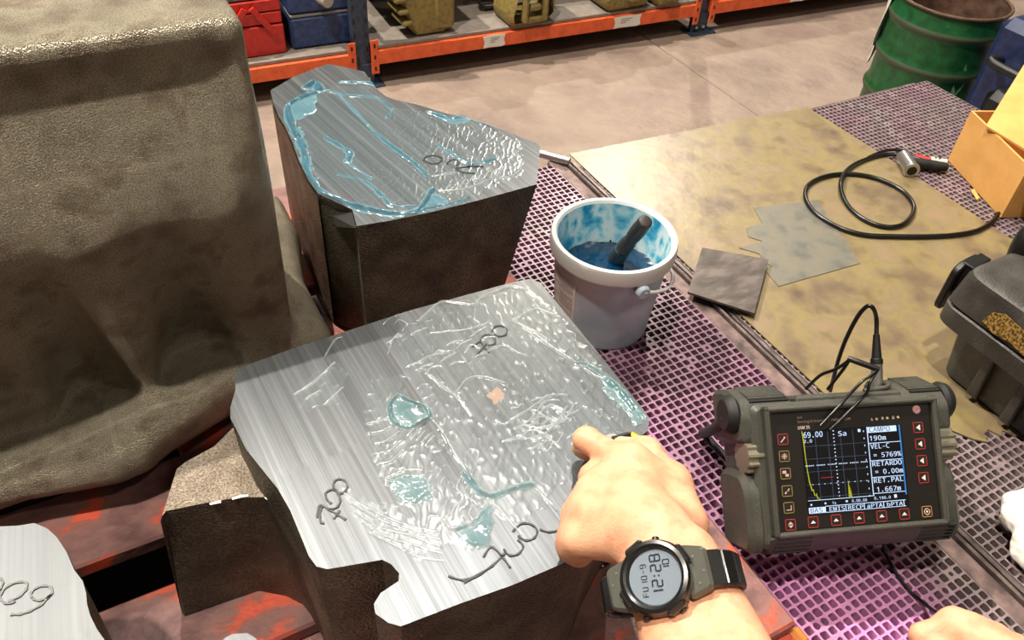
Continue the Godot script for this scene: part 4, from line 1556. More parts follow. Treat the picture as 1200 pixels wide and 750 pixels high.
# ---------------------------------------------------------------- drum, blue cart
func drum() -> void:
	var t := thing("steel_drum", "open green steel drum with rolled hoops standing behind the bench corner", "drum", Vector3(2.80, FLOOR, -1.78))
	var green := mat(Color.WHITE, {"tex": noise_tex(71, 0.015, [[0.1, Color(0.07, 0.23, 0.12)], [0.5, Color(0.075, 0.30, 0.155)], [0.8, Color(0.09, 0.34, 0.18)], [0.96, Color(0.22, 0.42, 0.29)]], 5), "scale": 2.5, "rough": 0.38})
	var R := 0.188
	var prof := [[0, 0.0], [R, 0.0], [R + 0.003, 0.01], [R, 0.02]]
	for y in [0.17, 0.32, 0.46, 0.595]:
		prof.append_array([[R, y - 0.03], [R + 0.006, y - 0.014], [R + 0.010, y], [R + 0.006, y + 0.014], [R, y + 0.03]])
	prof.append_array([[R, 0.655], [R - 0.003, 0.664]])
	var m := MB.new()
	m.lathe(Transform3D.IDENTITY, prof, 56)
	put("shell", m.done(50), green, t)
	for y in [0.17, 0.32, 0.46, 0.595]:
		m = MB.new()
		m.lathe(Transform3D.IDENTITY, [[R + 0.0075, y - 0.011], [R + 0.0112, y - 0.003], [R + 0.0112, y + 0.003], [R + 0.0075, y + 0.011]], 56)
		put("worn_hoop", m.done(60), mat(Color(0.22, 0.27, 0.19), {"rough": 0.5}), t)
	m = MB.new()
	m.lathe(Transform3D.IDENTITY, [[0, 0.03], [R - 0.006, 0.03], [R - 0.004, 0.66]], 48)
	var inner := m.done(50)
	put("inner_wall", inner, mats.rust, t)
	m = MB.new()
	var ring := []
	for k in 56:
		ring.append(Vector3((R + 0.001) * cos(TAU * k / 56), 0.664, (R + 0.001) * sin(TAU * k / 56)))
	m.tube(ring, 0.006, 8, true)
	put("rolled_rim", m.done(60), mats.rust, t)
	m = MB.new()
	m.lathe(Transform3D.IDENTITY, [[0, 0.53], [0.12, 0.525], [R - 0.006, 0.50]], 32)
	put("dirt_fill", m.done(50), mats.rust, t)
	# scuffed strokes of pale paint on the front
	m = MB.new()
	for s in [[0.40, 0.5, 0.52, 0.44], [0.52, 0.44, 0.44, 0.39], [0.36, 0.42, 0.50, 0.36]]:
		var pts := []
		for k in 7:
			var f := k / 6.0
			var a: float = PI * 0.5 + 0.5 - lerpf(s[0], s[2], f) * 1.4 + 0.4
			pts.append(Vector3((R + 0.0015) * cos(a), lerpf(s[1], s[3], f), (R + 0.0015) * sin(a)))
		for k in 6:
			var u := Vector3(0, 0.012, 0)
			m.quad(pts[k] - u, pts[k] + u, pts[k + 1] + u, pts[k + 1] - u)
	put("paint_scuff", m.done(60), mat(Color(0.42, 0.58, 0.46), {"rough": 0.6}), t)

	var wb := thing("white_cloth", "white cloth hanging over the left side of the green drum", "cloth", t.position)
	m = MB.new()
	var cl := []
	for k in 9:
		var col := []
		var a := lerpf(3.98, 4.55, k / 8.0)
		for r in 8:
			var y := lerpf(0.40 + 0.05 * sin(k * 1.1), 0.672, r / 7.0)
			var rr := R + 0.016 + 0.006 * sin(k * 1.9 + r * 0.7)
			col.append(Vector3(rr * cos(a), y, rr * sin(a)))
		col.append(Vector3((R - 0.004) * cos(a), 0.676, (R - 0.004) * sin(a)))
		col.append(Vector3((R - 0.014) * cos(a), 0.60, (R - 0.014) * sin(a)))
		cl.append(col)
	for k in 8:
		for r in 9:
			m.quad(cl[k][r], cl[k][r + 1], cl[k + 1][r + 1], cl[k + 1][r])
	put("fabric", m.done(60), mat(Color(0.82, 0.8, 0.77), {"rough": 0.8}), wb)

	var bt := thing("blue_cart", "dark blue cart with a black push bar at the right edge behind the drum", "cart", Vector3(2.545, FLOOR, -1.345))
	var bm := mat(Color.WHITE, {"tex": noise_tex(72, 0.02, [Color(0.05, 0.09, 0.2), Color(0.07, 0.13, 0.28), Color(0.09, 0.17, 0.33)], 4), "scale": 3.0, "rough": 0.45})
	m = MB.new()
	m.bx(Vector3(0.36, 0.42, 0.0), Vector3(0.5, 0.62, 0.34), 0.03)
	put("tub", m.done(), bm, bt)
	m = MB.new()
	m.bx(Vector3(0.1, 0.33, 0.02), Vector3(0.1, 0.42, 0.2), 0.03)
	put("side_box", m.done(), mats.black, bt)
	for s in [-1, 1]:
		m = MB.new()
		m.cyl(Vector3(0.36 + 0.18 * s, 0.06, -0.1), Vector3(0.36 + 0.18 * s, 0.06, 0.1), 0.06, 0.06, 20, 0.01)
		put("wheel", m.done(), mats.rubber, bt)
	m = MB.new()
	m.tube(curve([Vector3(0.14, 0.60, -0.1), Vector3(0.05, 0.62, -0.1), Vector3(0.03, 0.62, -0.06), Vector3(0.03, 0.62, 0.1), Vector3(0.05, 0.62, 0.14), Vector3(0.14, 0.60, 0.14)], 4), 0.014, 8)
	put("push_bar", m.done(60), mats.black, bt)

# ---------------------------------------------------------------- bucket of gel
func bucket() -> void:
	var b := at(703, 373, 0.0)
	var t := thing("plastic_bucket", "white plastic bucket with gel smeared inside, standing open on the grating", "bucket", b)
	t.rotation.y = 0.0
	var body := mat(Color.WHITE, {"tex": noise_tex(81, 0.01, [[0.2, Color(0.68, 0.75, 0.81)], [0.6, Color(0.75, 0.81, 0.86)], [0.9, Color(0.82, 0.86, 0.89)]], 4), "scale": 2.0, "rough": 0.35, "sss": 0.1})
	var h := 0.163
	var r0 := 0.0715
	var r1 := 0.083
	var m := MB.new()
	var prof := [[0, 0.003], [r0 - 0.006, 0.002], [r0 - 0.004, 0.0], [r0 - 0.0005, 0.002], [r0, 0.005]]
	for k in 9:
		prof.append([lerpf(r0, r1, k / 8.0), lerpf(0.006, h - 0.026, k / 8.0)])
	m.lathe(Transform3D.IDENTITY, prof, 64)
	put("wall", m.done(40), body, t)
	m = MB.new()
	m.lathe(Transform3D.IDENTITY, [[r1, h - 0.027], [r1 + 0.006, h - 0.026], [r1 + 0.0075, h - 0.022], [r1 + 0.0075, h - 0.006], [r1 + 0.006, h - 0.001], [r1 + 0.003, h], [r1, h - 0.001], [r1 - 0.0025, h - 0.006]], 64)
	put("rim", m.done(35), mat(Color(0.86, 0.87, 0.86), {"rough": 0.3}), t)
	m = MB.new()
	m.lathe(Transform3D.IDENTITY, [[r0 - 0.003, 0.006], [r1 - 0.0025, h - 0.005]], 64)
	for i in range(0, m.v.size(), 3):  # faces inwards
		var k := m.v[i + 1]
		m.v[i + 1] = m.v[i + 2]
		m.v[i + 2] = k
	put("inner_wall", m.done(40), mat(Color.WHITE, {"tex": noise_tex(82, 0.011, [[0.18, Color(0.16, 0.55, 0.74)], [0.36, Color(0.42, 0.74, 0.84)], [0.5, Color(0.74, 0.88, 0.91)], [0.64, Color(0.88, 0.92, 0.92)], [0.8, Color(0.62, 0.84, 0.9)], [0.95, Color(0.2, 0.6, 0.78)]], 4), "scale3": Vector3(3.2, 2.6, 3.2), "rough": 0.25}), t)
	# label on the side
	m = MB.new()
	var a0 := 2.78
	var a1 := 3.42
	for k in 12:
		var p0 := lerpf(a0, a1, k / 12.0)
		var p1 := lerpf(a0, a1, (k + 1) / 12.0)
		var lo := lerpf(r0, r1, 0.10) + 0.0006
		var hi := lerpf(r0, r1, 0.80) + 0.0006
		m.quad(Vector3(lo * cos(p0), 0.02, lo * sin(p0)), Vector3(hi * cos(p0), 0.112, hi * sin(p0)), Vector3(hi * cos(p1), 0.112, hi * sin(p1)), Vector3(lo * cos(p1), 0.02, lo * sin(p1)))
	var lab := put("paper_label", m.done(60), mat(Color(0.93, 0.93, 0.9), {"rough": 0.6}), t)
	m = MB.new()
	for k in 15:
		var y := 0.028 + k * 0.0052 + (0.004 if k > 5 else 0.0) + (0.004 if k > 10 else 0.0)
		var rr := lerpf(r0, r1, y / (h - 0.026)) + 0.0012
		var e := 1.05 + 0.25 * sin(k * 4.1)
		var w := 8
		for s in w:
			var p0 := a0 + 0.05 + 0.40 * e * s / w
			var p1 := a0 + 0.05 + 0.40 * e * (s + 0.8) / w
			m.quad(Vector3(rr * cos(p0), y, rr * sin(p0)), Vector3(rr * cos(p0), y + 0.0014, rr * sin(p0)), Vector3(rr * cos(p1), y + 0.0014, rr * sin(p1)), Vector3(rr * cos(p1), y, rr * sin(p1)))
	put("fine_print", m.done(0), mat(Color(0.5, 0.5, 0.49), {"rough": 0.7}), lab)
	# bail lugs and the drooping plastic handle
	var ha := 1.66
	for s in [ha, ha + PI]:
		m = MB.new()
		var q := Vector3(cos(s), 0, sin(s))
		m.cyl(q * (r1 + 0.002) + Vector3(0, h - 0.036, 0), q * (r1 + 0.013) + Vector3(0, h - 0.036, 0), 0.011, 0.010, 16, 0.002)
		put("lug", m.done(), body, t)
	m = MB.new()
	var arc := []
	var x := Vector3(cos(ha), 0, sin(ha))
	var side := -Vector3(-sin(ha), 0, cos(ha))
	for k in 15:
		var f := PI * k / 14.0
		var rr := r1 + 0.011
		arc.append(x * cos(f) * rr + side * sin(f) * rr * 1.0 + Vector3(0, h - 0.034 - 0.035 * sin(f), 0))
	m.tube(arc, 0.0028, 8)
	put("handle", m.done(60), mat(Color(0.83, 0.84, 0.82), {"rough": 0.35}), t)
	m = MB.new()
	m.bx(Vector3(0, 0, 0), Vector3(0.006, 0.006, 0.004), 0.001)
	var fl := put("dark_fleck", m.done(), mats.black, t)
	var fp := hit(720, 243, b + Vector3(0, 0.13, -0.076), Vector3(0.5, 0, 0.86)) - b
	fl.position = Vector3(fp.x, 0, fp.z).normalized() * (lerpf(r0, r1, 0.95) - 0.005) + Vector3(0, fp.y, 0)
	# the gel itself
	m = MB.new()
	var lv := 0.092
	var rl := lerpf(r0, r1, lv / h) - 0.004
	var n := FastNoiseLite.new()
	n.seed = 3
	n.frequency = 30.0
	var rings := 10
	for i in rings:
		for k in 40:
			var P := func(ri: int, kk: int) -> Vector3:
				var rr := rl * ri / rings
				var a := TAU * kk / 40.0
				var p := Vector3(rr * cos(a), 0, rr * sin(a))
				p.y = lv + 0.004 * n.get_noise_2d(p.x, p.z)
				return p
			m.quad(P.call(i, k), P.call(i, k + 1), P.call(i + 1, k + 1), P.call(i + 1, k))
	m.lathe(Transform3D.IDENTITY, [[0, 0.008], [r0 - 0.006, 0.008], [rl, lv - 0.001]], 40)
	var g := put("gel_fill", m.done(60), mat(Color(0.015, 0.16, 0.27), {"rough": 0.08, "coat": 1.0}))
	g.position = b
	tag(g, "deep blue couplant gel filling the lower half of the white bucket", "gel")
	# brush standing in it
	var tip := at(757, 259, 0.205)
	var foot := b + Vector3(-0.002, 0.06, 0.012)
	foot = at(722, 302, 0.095)
	var d := (foot - tip).normalized()
	foot = tip + d * 0.125
	var br := thing("brush", "gray brush handle sticking out of the gel bucket", "brush", tip)
	m = MB.new()
	var tx := d.cross(Vector3(0.3, 0.1, 0.9)).normalized()
	var tf := Transform3D(Basis(tx, d, tx.cross(d)), Vector3.ZERO)
	m.lathe(tf, [[0, 0.0], [0.0075, 0.0], [0.0098, 0.002], [0.0105, 0.008], [0.0112, 0.03], [0.0105, 0.05], [0.0085, 0.06], [0.0108, 0.068], [0.012, 0.085], [0.0105, 0.096], [0, 0.097]], 24)
	put("handle", m.done(50), mat(Color(0.19, 0.175, 0.17), {"rough": 0.5}), br)
	m = MB.new()
	m.lathe(tf, [[0, 0.094], [0.012, 0.095], [0.014, 0.12], [0.008, 0.15], [0, 0.152]], 20)
	put("bristles", m.done(50), mat(Color(0.12, 0.2, 0.24), {"rough": 0.7}), br)

# ---------------------------------------------------------------- black tool case at the right edge
func tool_case() -> void:
	var o := Vector3(1.0, 0.004, -0.2)
	var t := thing("tool_case", "scuffed black plastic tool case with a worn gold sticker at the right edge", "case", o)
	t.scale = Vector3(1.0, 1.38, 1.0)
	var plastic := mat(Color.WHITE, {"tex": noise_tex(91, 0.012, [[0.15, Color(0.17, 0.16, 0.145)], [0.5, Color(0.215, 0.205, 0.19)], [0.85, Color(0.27, 0.255, 0.235)]], 7), "scale": 2.5, "rough": 0.5, "normal": normal_tex(92, 0.2, 2.0, 2), "nstr": 0.3})
	# lower shell: outline in plan, leaning out upwards
	var base := [Vector2(0.008, -0.225), Vector2(0.42, -0.225), Vector2(0.42, 0.24), Vector2(0.008, 0.24)]
	var mk := func(list: Array, y: float, grow: float, r: float) -> PackedVector3Array:
		var q := []
		var c := Vector2(0.214, 0.0075)
		for p in list:
			var s := Vector2(signf(p.x - c.x), signf(p.y - c.y))
			q.append(p + s * grow)
		var out := PackedVector3Array()
		for p in rounded(q, r, 5):
			out.append(Vector3(p.x, y, p.y))
		return out
	var A: PackedVector3Array = mk.call(base, 0.0, -0.004, 0.015)
	var B: PackedVector3Array = mk.call(base, 0.004, 0.0, 0.02)
	var C: PackedVector3Array = mk.call(base, 0.068, 0.012, 0.03)
	var m := MB.new()
	m.skin(A, B)
	m.skin(B, C)
	m.cap(A, false)
	m.cap(C, true)
	put("lower_shell", m.done(40), plastic, t)
	for k in 6:
		m = MB.new()
		var z := -0.165 + k * 0.055
		m.slab(Transform3D(Basis(Vector3(0, 0, -1), Vector3(0, 1, 0), Vector3(1, 0, 0)), Vector3(0.0, 0.006, z)), [Vector2(-0.008, 0.0), Vector2(0.008, 0.0), Vector2(0.006, 0.062), Vector2(-0.006, 0.062)], 0.012, 0.002)
		var rb := put("rib", m.done(), plastic, t)
		rb.position.x = -0.004
		rb.rotation.z = 0.16
	# rim band, lower half and lid half with the seam between
	var seams := [[0.066, 0.02, 0.03], [0.070, 0.034, 0.03], [0.0905, 0.0345, 0.03], [0.092, 0.032, 0.03]]
	m = MB.new()
	var prev := PackedVector3Array()
	for s in seams:
		var ring: PackedVector3Array = mk.call(base, s[0], s[1], s[2])
		if prev.size():
			m.skin(prev, ring)
		else:
			m.cap(ring, false)
		prev = ring
	m.cap(prev, true)
	put("rim_band", m.done(40), plastic, t)
	m = MB.new()
	prev = PackedVector3Array()
	for s in [[0.0935, 0.031, 0.030], [0.095, 0.0335, 0.030], [0.124, 0.029, 0.030], [0.130, 0.026, 0.030], [0.1325, 0.020, 0.028], [0.133, 0.010, 0.028]]:
		var ring: PackedVector3Array = mk.call(base, s[0], s[1], s[2])
		if prev.size():
			m.skin(prev, ring)
		else:
			m.cap(ring, false)
		prev = ring
	m.cap(prev, true)
	put("lid", m.done(28), plastic, t)
	# raised lid panels
	for q in [[Vector3(0.165, 0.139, -0.06), Vector3(0.21, 0.018, 0.29)], [Vector3(0.175, 0.150, -0.03), Vector3(0.15, 0.012, 0.21)]]:
		m = MB.new()
		m.bx(q[0], q[1], 0.008)
		put("lid_panel", m.done(), plastic, t)
	# carry handle hump
	m = MB.new()
	m.tube(curve([Vector3(0.09, 0.120, -0.245), Vector3(0.095, 0.145, -0.25), Vector3(0.13, 0.155, -0.25), Vector3(0.24, 0.155, -0.25), Vector3(0.28, 0.145, -0.25), Vector3(0.285, 0.120, -0.245)], 5), 0.014, 10)
	put("carry_handle", m.done(60), mats.black, t)
	# latch standing open
	var L := Node3D.new()
	L.name = "latch"
	t.add_child(L, true)
	L.position = Vector3(0.026, 0.062, -0.280)
	L.rotation.y = 0.1
	L.scale = Vector3(1, 0.78, 1)
	m = MB.new()
	m.slab(Transform3D(Basis.IDENTITY, Vector3.ZERO), rounded([Vector2(-0.026, 0), Vector2(0.03, 0), Vector2(0.03, 0.075), Vector2(-0.012, 0.075), Vector2(-0.026, 0.066)], 0.012), 0.01, 0.002)
	put("latch_plate", m.done(40), mats.black, L)
	for k in 4:
		m = MB.new()
		m.bx(Vector3(-0.008 + k * 0.012, 0.05, 0.015), Vector3(0.004, 0.045, 0.012), 0.001)
		put("latch_rib", m.done(), mats.black, L)
	for y in [0.074, 0.028]:
		m = MB.new()
		m.bx(Vector3(0.01, y, 0.013), Vector3(0.042, 0.004, 0.017), 0.001)
		put("latch_rib", m.done(), mats.black, L)
	# worn gold sticker on the lid side
	m = MB.new()
	var st := [Vector2(0, 0.004), Vector2(0.02, 0.0), Vector2(0.045, 0.003), Vector2(0.07, 0.0), Vector2(0.11, 0.002), Vector2(0.112, 0.02), Vector2(0.09, 0.024), Vector2(0.05, 0.021), Vector2(0.02, 0.024), Vector2(0.006, 0.018)]
	m.slab(Transform3D(Basis(Vector3(0, 0, 1), Vector3(0.1, 1, 0).normalized(), Vector3(-1, 0.1, 0).normalized()), Vector3(-0.0266, 0.0965, -0.195)), st, 0.0012)
	put("sticker", m.done(0), mat(Color.WHITE, {"tex": noise_tex(93, 0.05, [[0.2, Color(0.2, 0.16, 0.1)], [0.4, Color(0.45, 0.34, 0.15)], [0.6, Color(0.68, 0.54, 0.27)], [0.85, Color(0.74, 0.66, 0.45)]], 5), "scale": 8.0, "rough": 0.4, "metal": 0.3}), t)

# ---------------------------------------------------------------- cardboard box
func carton() -> void:
	var P1 := at(1110, 188, 0.0)
	var P2 := at(1172, 256, 0.0)
	var e := (P2 - P1).normalized()
	var nrm := e.cross(Vector3.UP).normalized()
	if nrm.x > 0:
		nrm = -nrm
	var o := P1 + Vector3(0, 0.001, 0)
	var t := thing("cardboard_box", "open cardboard box with a raised flap on the grating at the right edge", "box", o)
	var len_ := (P2 - P1).length()
	var hh := 0.112
	var deep := 0.27
	var th := 0.004
	var cb := mat(Color.WHITE, {"tex": noise_tex(95, 0.008, [[0.2, Color(0.80, 0.59, 0.32)], [0.5, Color(0.83, 0.62, 0.345)], [0.8, Color(0.85, 0.64, 0.37)]], 5), "scale": 3.0, "rough": 0.8})
	var B := Basis(e, Vector3.UP, nrm)  # x along the near face, y up, z out of it
	if B.determinant() < 0:
		B = Basis(e, Vector3.UP, e.cross(Vector3.UP))
	var wall := func(c: Vector3, s: Vector3) -> void:
		var m := MB.new()
		m.box(Transform3D(B, B * c), s, 0.0008)
		put("side_panel", m.done(), cb, t)
	wall.call(Vector3(len_ / 2, hh / 2, -th / 2), Vector3(len_, hh, th))
	wall.call(Vector3(len_ / 2, hh / 2, -deep + th / 2), Vector3(len_, hh, th))
	wall.call(Vector3(th / 2, hh / 2, -deep / 2), Vector3(th, hh, deep - 2 * th))
	wall.call(Vector3(len_ - th / 2, hh / 2, -deep / 2), Vector3(th, hh, deep - 2 * th))
	var m := MB.new()
	m.box(Transform3D(B, B * Vector3(len_ / 2, th / 2, -deep / 2)), Vector3(len_ - 2 * th, th, deep - 2 * th), 0.0008)
	put("bottom_panel", m.done(), cb, t)
	# flaps: a quad with card thickness
	var flap := func(q: Array) -> void:
		var f := MB.new()
		var n: Vector3 = (q[1] - q[0]).cross(q[3] - q[0]).normalized() * th * 0.5
		var c := Vector3.ZERO
		for p in q:
			c += p / 4.0
		f.away([q[0] + n, q[1] + n, q[2] + n, q[3] + n], c)
		f.away([q[0] - n, q[1] - n, q[2] - n, q[3] - n], c)
		for i in 4:
			var j := (i + 1) % 4
			f.away([q[i] - n, q[j] - n, q[j] + n, q[i] + n], c)
		put("flap", f.done(0), cb, t)
	var y := hh + 0.004
	flap.call([at(1155, 148, y) - o, at(1236, 18, y + 0.05) - o, at(1282, 80, y + 0.05) - o, at(1206, 179, y) - o])
	flap.call([B * Vector3(len_, hh, -th), B * Vector3(len_, hh, -deep + th), B * Vector3(len_ + 0.085, hh + 0.02, -deep + th), B * Vector3(len_ + 0.085, hh + 0.02, -th)])
	flap.call([at(1138, 224, 0.002) - o, at(1142, 222, 0.006) - o, at(1148, 232, 0.004) - o, at(1145, 235, 0.002) - o])


# ---------------------------------------------------------------- ultrasonic test instrument
const DC := Vector3(0.6338, 0.1428, -0.2927)

func det_basis() -> Basis:
	var psi := -0.3644
	var th := 0.8467
	var u := Vector3(cos(psi), 0, -sin(psi))
	var n := Vector3(sin(psi), 0, cos(psi)) * cos(th) + Vector3(0, sin(th), 0)
	return Basis(u, n.cross(u), n)

func detector() -> void:
	var B := det_basis()
	var t := thing("flaw_detector", "olive gray portable ultrasonic flaw detector with a lit trace screen", "instrument", DC)
	t.basis = B
	var inv := B.inverse()
	var loc := func(px: float, py: float) -> Vector3:
		var p := inv * (hit(px, py, DC, B.z) - DC)
		p.z = 0.0
		return p
	var shell := mat(Color.WHITE, {"tex": noise_tex(101, 0.012, [[0.15, Color(0.21, 0.21, 0.185)], [0.5, Color(0.24, 0.237, 0.21)], [0.85, Color(0.27, 0.265, 0.235)]], 6), "scale": 2.5, "rough": 0.5, "normal": normal_tex(102, 0.25, 2.0, 2), "nstr": 0.25})
	var m := MB.new()
	var I := Transform3D.IDENTITY
	m.slab(Transform3D(Basis.IDENTITY, Vector3(0, 0, -0.098)), rounded([Vector2(-0.112, -0.084), Vector2(0.112, -0.084), Vector2(0.112, 0.074), Vector2(-0.112, 0.074)], 0.012), 0.092, 0.006)
	put("body", m.done(35), shell, t)
	# front frame with an opening for the panel
	m = MB.new()
	for s in [[Vector3(0, 0.0672, -0.0015), Vector3(0.203, 0.0066, 0.016)], [Vector3(0, -0.0672, -0.0015), Vector3(0.203, 0.0066, 0.016)], [Vector3(-0.0982, 0, -0.0015), Vector3(0.0066, 0.141, 0.016)], [Vector3(0.0982, 0, -0.0015), Vector3(0.0066, 0.141, 0.016)]]:
		m.bx(s[0], s[1], 0.0025)
	put("front_frame", m.done(), shell, t)
	# sloping apron under the panel
	m = MB.new()
	m.slab(Transform3D(Basis(Vector3(0, 0, 1), Vector3(0, 1, 0), Vector3(-1, 0, 0)), Vector3(0.104, 0, 0)), [Vector2(-0.09, -0.066), Vector2(0.004, -0.0695), Vector2(-0.012, -0.087), Vector2(-0.03, -0.092), Vector2(-0.09, -0.092)], 0.208, 0.003)
	put("apron", m.done(35), shell, t)
	for x in [-0.078, 0.09]:
		var pad := MB.new()
		for k in 5:
			pad.box(Transform3D(Basis(Vector3.RIGHT, 0.7), Vector3(x, -0.0705 - k * 0.0042, 0.001 - k * 0.0036)), Vector3(0.042, 0.0028, 0.004), 0.0008)
		put("ribbed_pad", pad.done(), mats.rubber, t)
	# black glossy panel
	m = MB.new()
	m.bx(Vector3(0, 0, -0.0015), Vector3(0.19, 0.128, 0.003), 0.0008)
	put("panel", m.done(), mat(Color(0.095, 0.08, 0.075), {"rough": 0.32, "spec": 0.5}), t)
	# top bumpers with ridges
	for s in [-1, 1]:
		m = MB.new()
		var xa := -0.123 if s < 0 else 0.070
		var xb := -0.055 if s < 0 else 0.129
		m.slab(Transform3D(Basis(Vector3(0, 0, 1), Vector3(0, 1, 0), Vector3(-1, 0, 0)), Vector3(xb, 0, 0)), rounded([Vector2(-0.092, 0.03), Vector2(-0.012, 0.03), Vector2(-0.010, 0.062), Vector2(-0.022, 0.078), Vector2(-0.055, 0.092), Vector2(-0.092, 0.092)], 0.008), xb - xa, 0.005)
		put("bumper", m.done(40), shell, t)
		for k in 9:
			var f := k / 8.0
			var y := lerpf(0.077, 0.0925, pow(f, 0.75))
			var z := lerpf(-0.021, -0.060, f)
			m = MB.new()
			m.tube([Vector3(xa + 0.016, y, z), Vector3(xb - 0.006, y, z)], 0.0016, 6)
			put("ridge", m.done(60), mats.rubber if k == 0 else shell, t)
		# pivot cap
		m = MB.new()
		var ex := -0.120 if s < 0 else 0.126
		m.cyl(Vector3(ex, 0.064, -0.034), Vector3(ex + s * 0.014, 0.064, -0.034), 0.0225, 0.021, 28, 0.004)
		put("pivot_cap", m.done(40), mats.rubber, t)
		# knurled knob
		var kx := -0.095 if s < 0 else 0.104
		var prof := []
		m = MB.new()
		var gear := []
		for k in 48:
			var rr := 0.0212 if k % 4 < 2 else 0.0190
			gear.append(Vector2(cos(TAU * k / 48), sin(TAU * k / 48)) * rr)
		m.slab(Transform3D(Basis(Vector3(0, 0, -s), Vector3(0, 1, 0), Vector3(s, 0, 0)), Vector3(kx, 0.017, -0.026)), gear, 0.024, 0.0012)
		put("knob", m.done(25), mat(Color(0.5, 0.48, 0.41), {"rough": 0.33, "metal": 0.4}), t)
		# side guard
		m = MB.new()
		var g0 := -0.125 if s < 0 else 0.104
		m.slab(Transform3D(Basis(Vector3(0, 0, 1), Vector3(0, 1, 0), Vector3(-1, 0, 0)), Vector3(g0 + 0.021, 0, 0)), rounded([Vector2(-0.085, -0.088), Vector2(-0.014, -0.088), Vector2(-0.006, -0.07), Vector2(-0.008, -0.02), Vector2(-0.02, -0.001), Vector2(-0.06, 0.002), Vector2(-0.085, 0.0)], 0.012), 0.021, 0.006)
		put("side_guard", m.done(40), shell, t)
	# top plate between the bumpers, and its bezel towards the plug
	m = MB.new()
	m.bx(Vector3(0.008, 0.074, -0.05), Vector3(0.126, 0.012, 0.075), 0.003)
	put("top_plate", m.done(), shell, t)
	m = MB.new()
	m.tube(curve([Vector3(0.03, 0.081, -0.02), Vector3(0.055, 0.083, -0.018), Vector3(0.066, 0.087, -0.03), Vector3(0.068, 0.09, -0.055)], 4), 0.003, 8)
	put("trim_bead", m.done(60), shell, t)
	# bail stand: leg from the left pivot to the grating
	var leg := inv * (at(824, 508, 0.012) - DC)
	m = MB.new()
	m.tube(curve([Vector3(-0.128, 0.060, -0.036), Vector3(-0.128, 0.05, -0.06).lerp(leg, 0.3), leg], 5), 0.0068, 10)
	put("stand_leg", m.done(60), mats.rubber, t)
	var foot2 := inv * (at(866, 552, 0.008) - DC)
	m = MB.new()
	m.tube([leg, leg.lerp(foot2, 0.5), foot2], 0.005, 8)
	put("stand_foot", m.done(60), mats.rubber, t)

	# ---- screen
	var lit := mat(Color(0, 0, 0), {"emit": Color(0.80, 0.88, 1.0), "energy": 1.3, "rough": 0.4})
	var darkink := mat(Color(0.03, 0.04, 0.09), {"rough": 0.5})
	var grid := mat(Color(0, 0, 0), {"emit": Color(0.30, 0.34, 0.42), "energy": 0.8, "rough": 0.4})
	var yellow := mat(Color(0, 0, 0), {"emit": Color(0.85, 0.85, 0.15), "energy": 0.7, "rough": 0.4})
	var redl := mat(Color(0, 0, 0), {"emit": Color(0.8, 0.15, 0.12), "energy": 0.6, "rough": 0.4})
	var bluel := mat(Color(0, 0, 0), {"emit": Color(0.25, 0.6, 0.9), "energy": 0.7, "rough": 0.4})
	m = MB.new()
	m.bx(Vector3(-0.0012, -0.0025, 0.0004), Vector3(0.1178, 0.0895, 0.0012), 0.0003)
	var scr := put("screen", m.done(), mat(Color(0.015, 0.016, 0.022), {"emit": Color(0.05, 0.06, 0.09), "energy": 0.25, "rough": 0.25}), t)
	var L := -0.0595
	var T := 0.0418
	var S := func(u: float, v: float) -> Vector3:  # fractions of the screen, from its top left corner
		return Vector3(L + u * 0.1165, T - v * 0.0885, 0.0013)
	var rect := func(called: String, u0: float, v0: float, u1: float, v1: float, mm: Material, z := 0.0) -> void:
		var a: Vector3 = S.call(u0, v0)
		var b: Vector3 = S.call(u1, v1)
		var q := MB.new()
		q.bx((a + b) / 2 + Vector3(0, 0, z), Vector3(absf(b.x - a.x), absf(b.y - a.y), 0.0004))
		put(called, q.done(0), mm, scr)
	var word := func(s: String, u0: float, v0: float, u1: float, v1: float, mm: Material) -> void:
		var a: Vector3 = S.call(u0, v0)
		var b: Vector3 = S.call(u1, v1)
		text(s, b.x - a.x, mm, scr, "readout", (a + b) / 2 + Vector3(0, 0, 0.0004), Basis.IDENTITY, "Droid Sans Mono", a.y - b.y)
	# grid
	var gm := MB.new()
	var seg := func(mb: MB, u0: float, v0: float, u1: float, v1: float, w: float) -> void:
		mb.stroke(PackedVector3Array([S.call(u0, v0), S.call((u0 + u1) / 2, (v0 + v1) / 2), S.call(u1, v1)]), Vector3(0, 0, 1), w, 0.0002)
	for k in range(1, 5):
		seg.call(gm, k * 0.126, 0.02, k * 0.126, 0.84, 0.0006)
	for k in 5:
		seg.call(gm, 0.0, 0.19 + k * 0.155, 0.625, 0.19 + k * 0.155, 0.0005)
	put("grid_lines", gm.done(0), grid, scr)
	var dm := MB.new()
	for k in 34:
		var u := 0.01 + k * 0.0185
		if k % 6 != 5:
			dm.bx(S.call(u, 0.425), Vector3(0.0009, 0.0011, 0.0004))
	for k in 19:
		dm.bx(S.call(0.312, 0.02 + k * 0.044), Vector3(0.0011, 0.0011, 0.0004))
		if k % 2 == 0:
			dm.bx(S.call(0.615, 0.05 + k * 0.044), Vector3(0.0006, 0.0018, 0.0004))
	for k in 10:
		dm.bx(S.call(0.06 + k * 0.06, 0.655), Vector3(0.0011, 0.0009, 0.0004))
	put("dotted_gate", dm.done(0), lit, scr)
	var ym := MB.new()
	var tr := [[0.0, 0.0], [0.008, 0.12], [0.012, 0.28], [0.018, 0.45], [0.03, 0.62], [0.05, 0.73], [0.06, 0.71], [0.07, 0.79], [0.085, 0.765], [0.095, 0.82], [0.12, 0.835]]
	var pl := PackedVector3Array()
	for q in tr:
		pl.append(S.call(q[0], q[1]))
	ym.stroke(pl, Vector3(0, 0, 1), 0.0013, 0.0003)
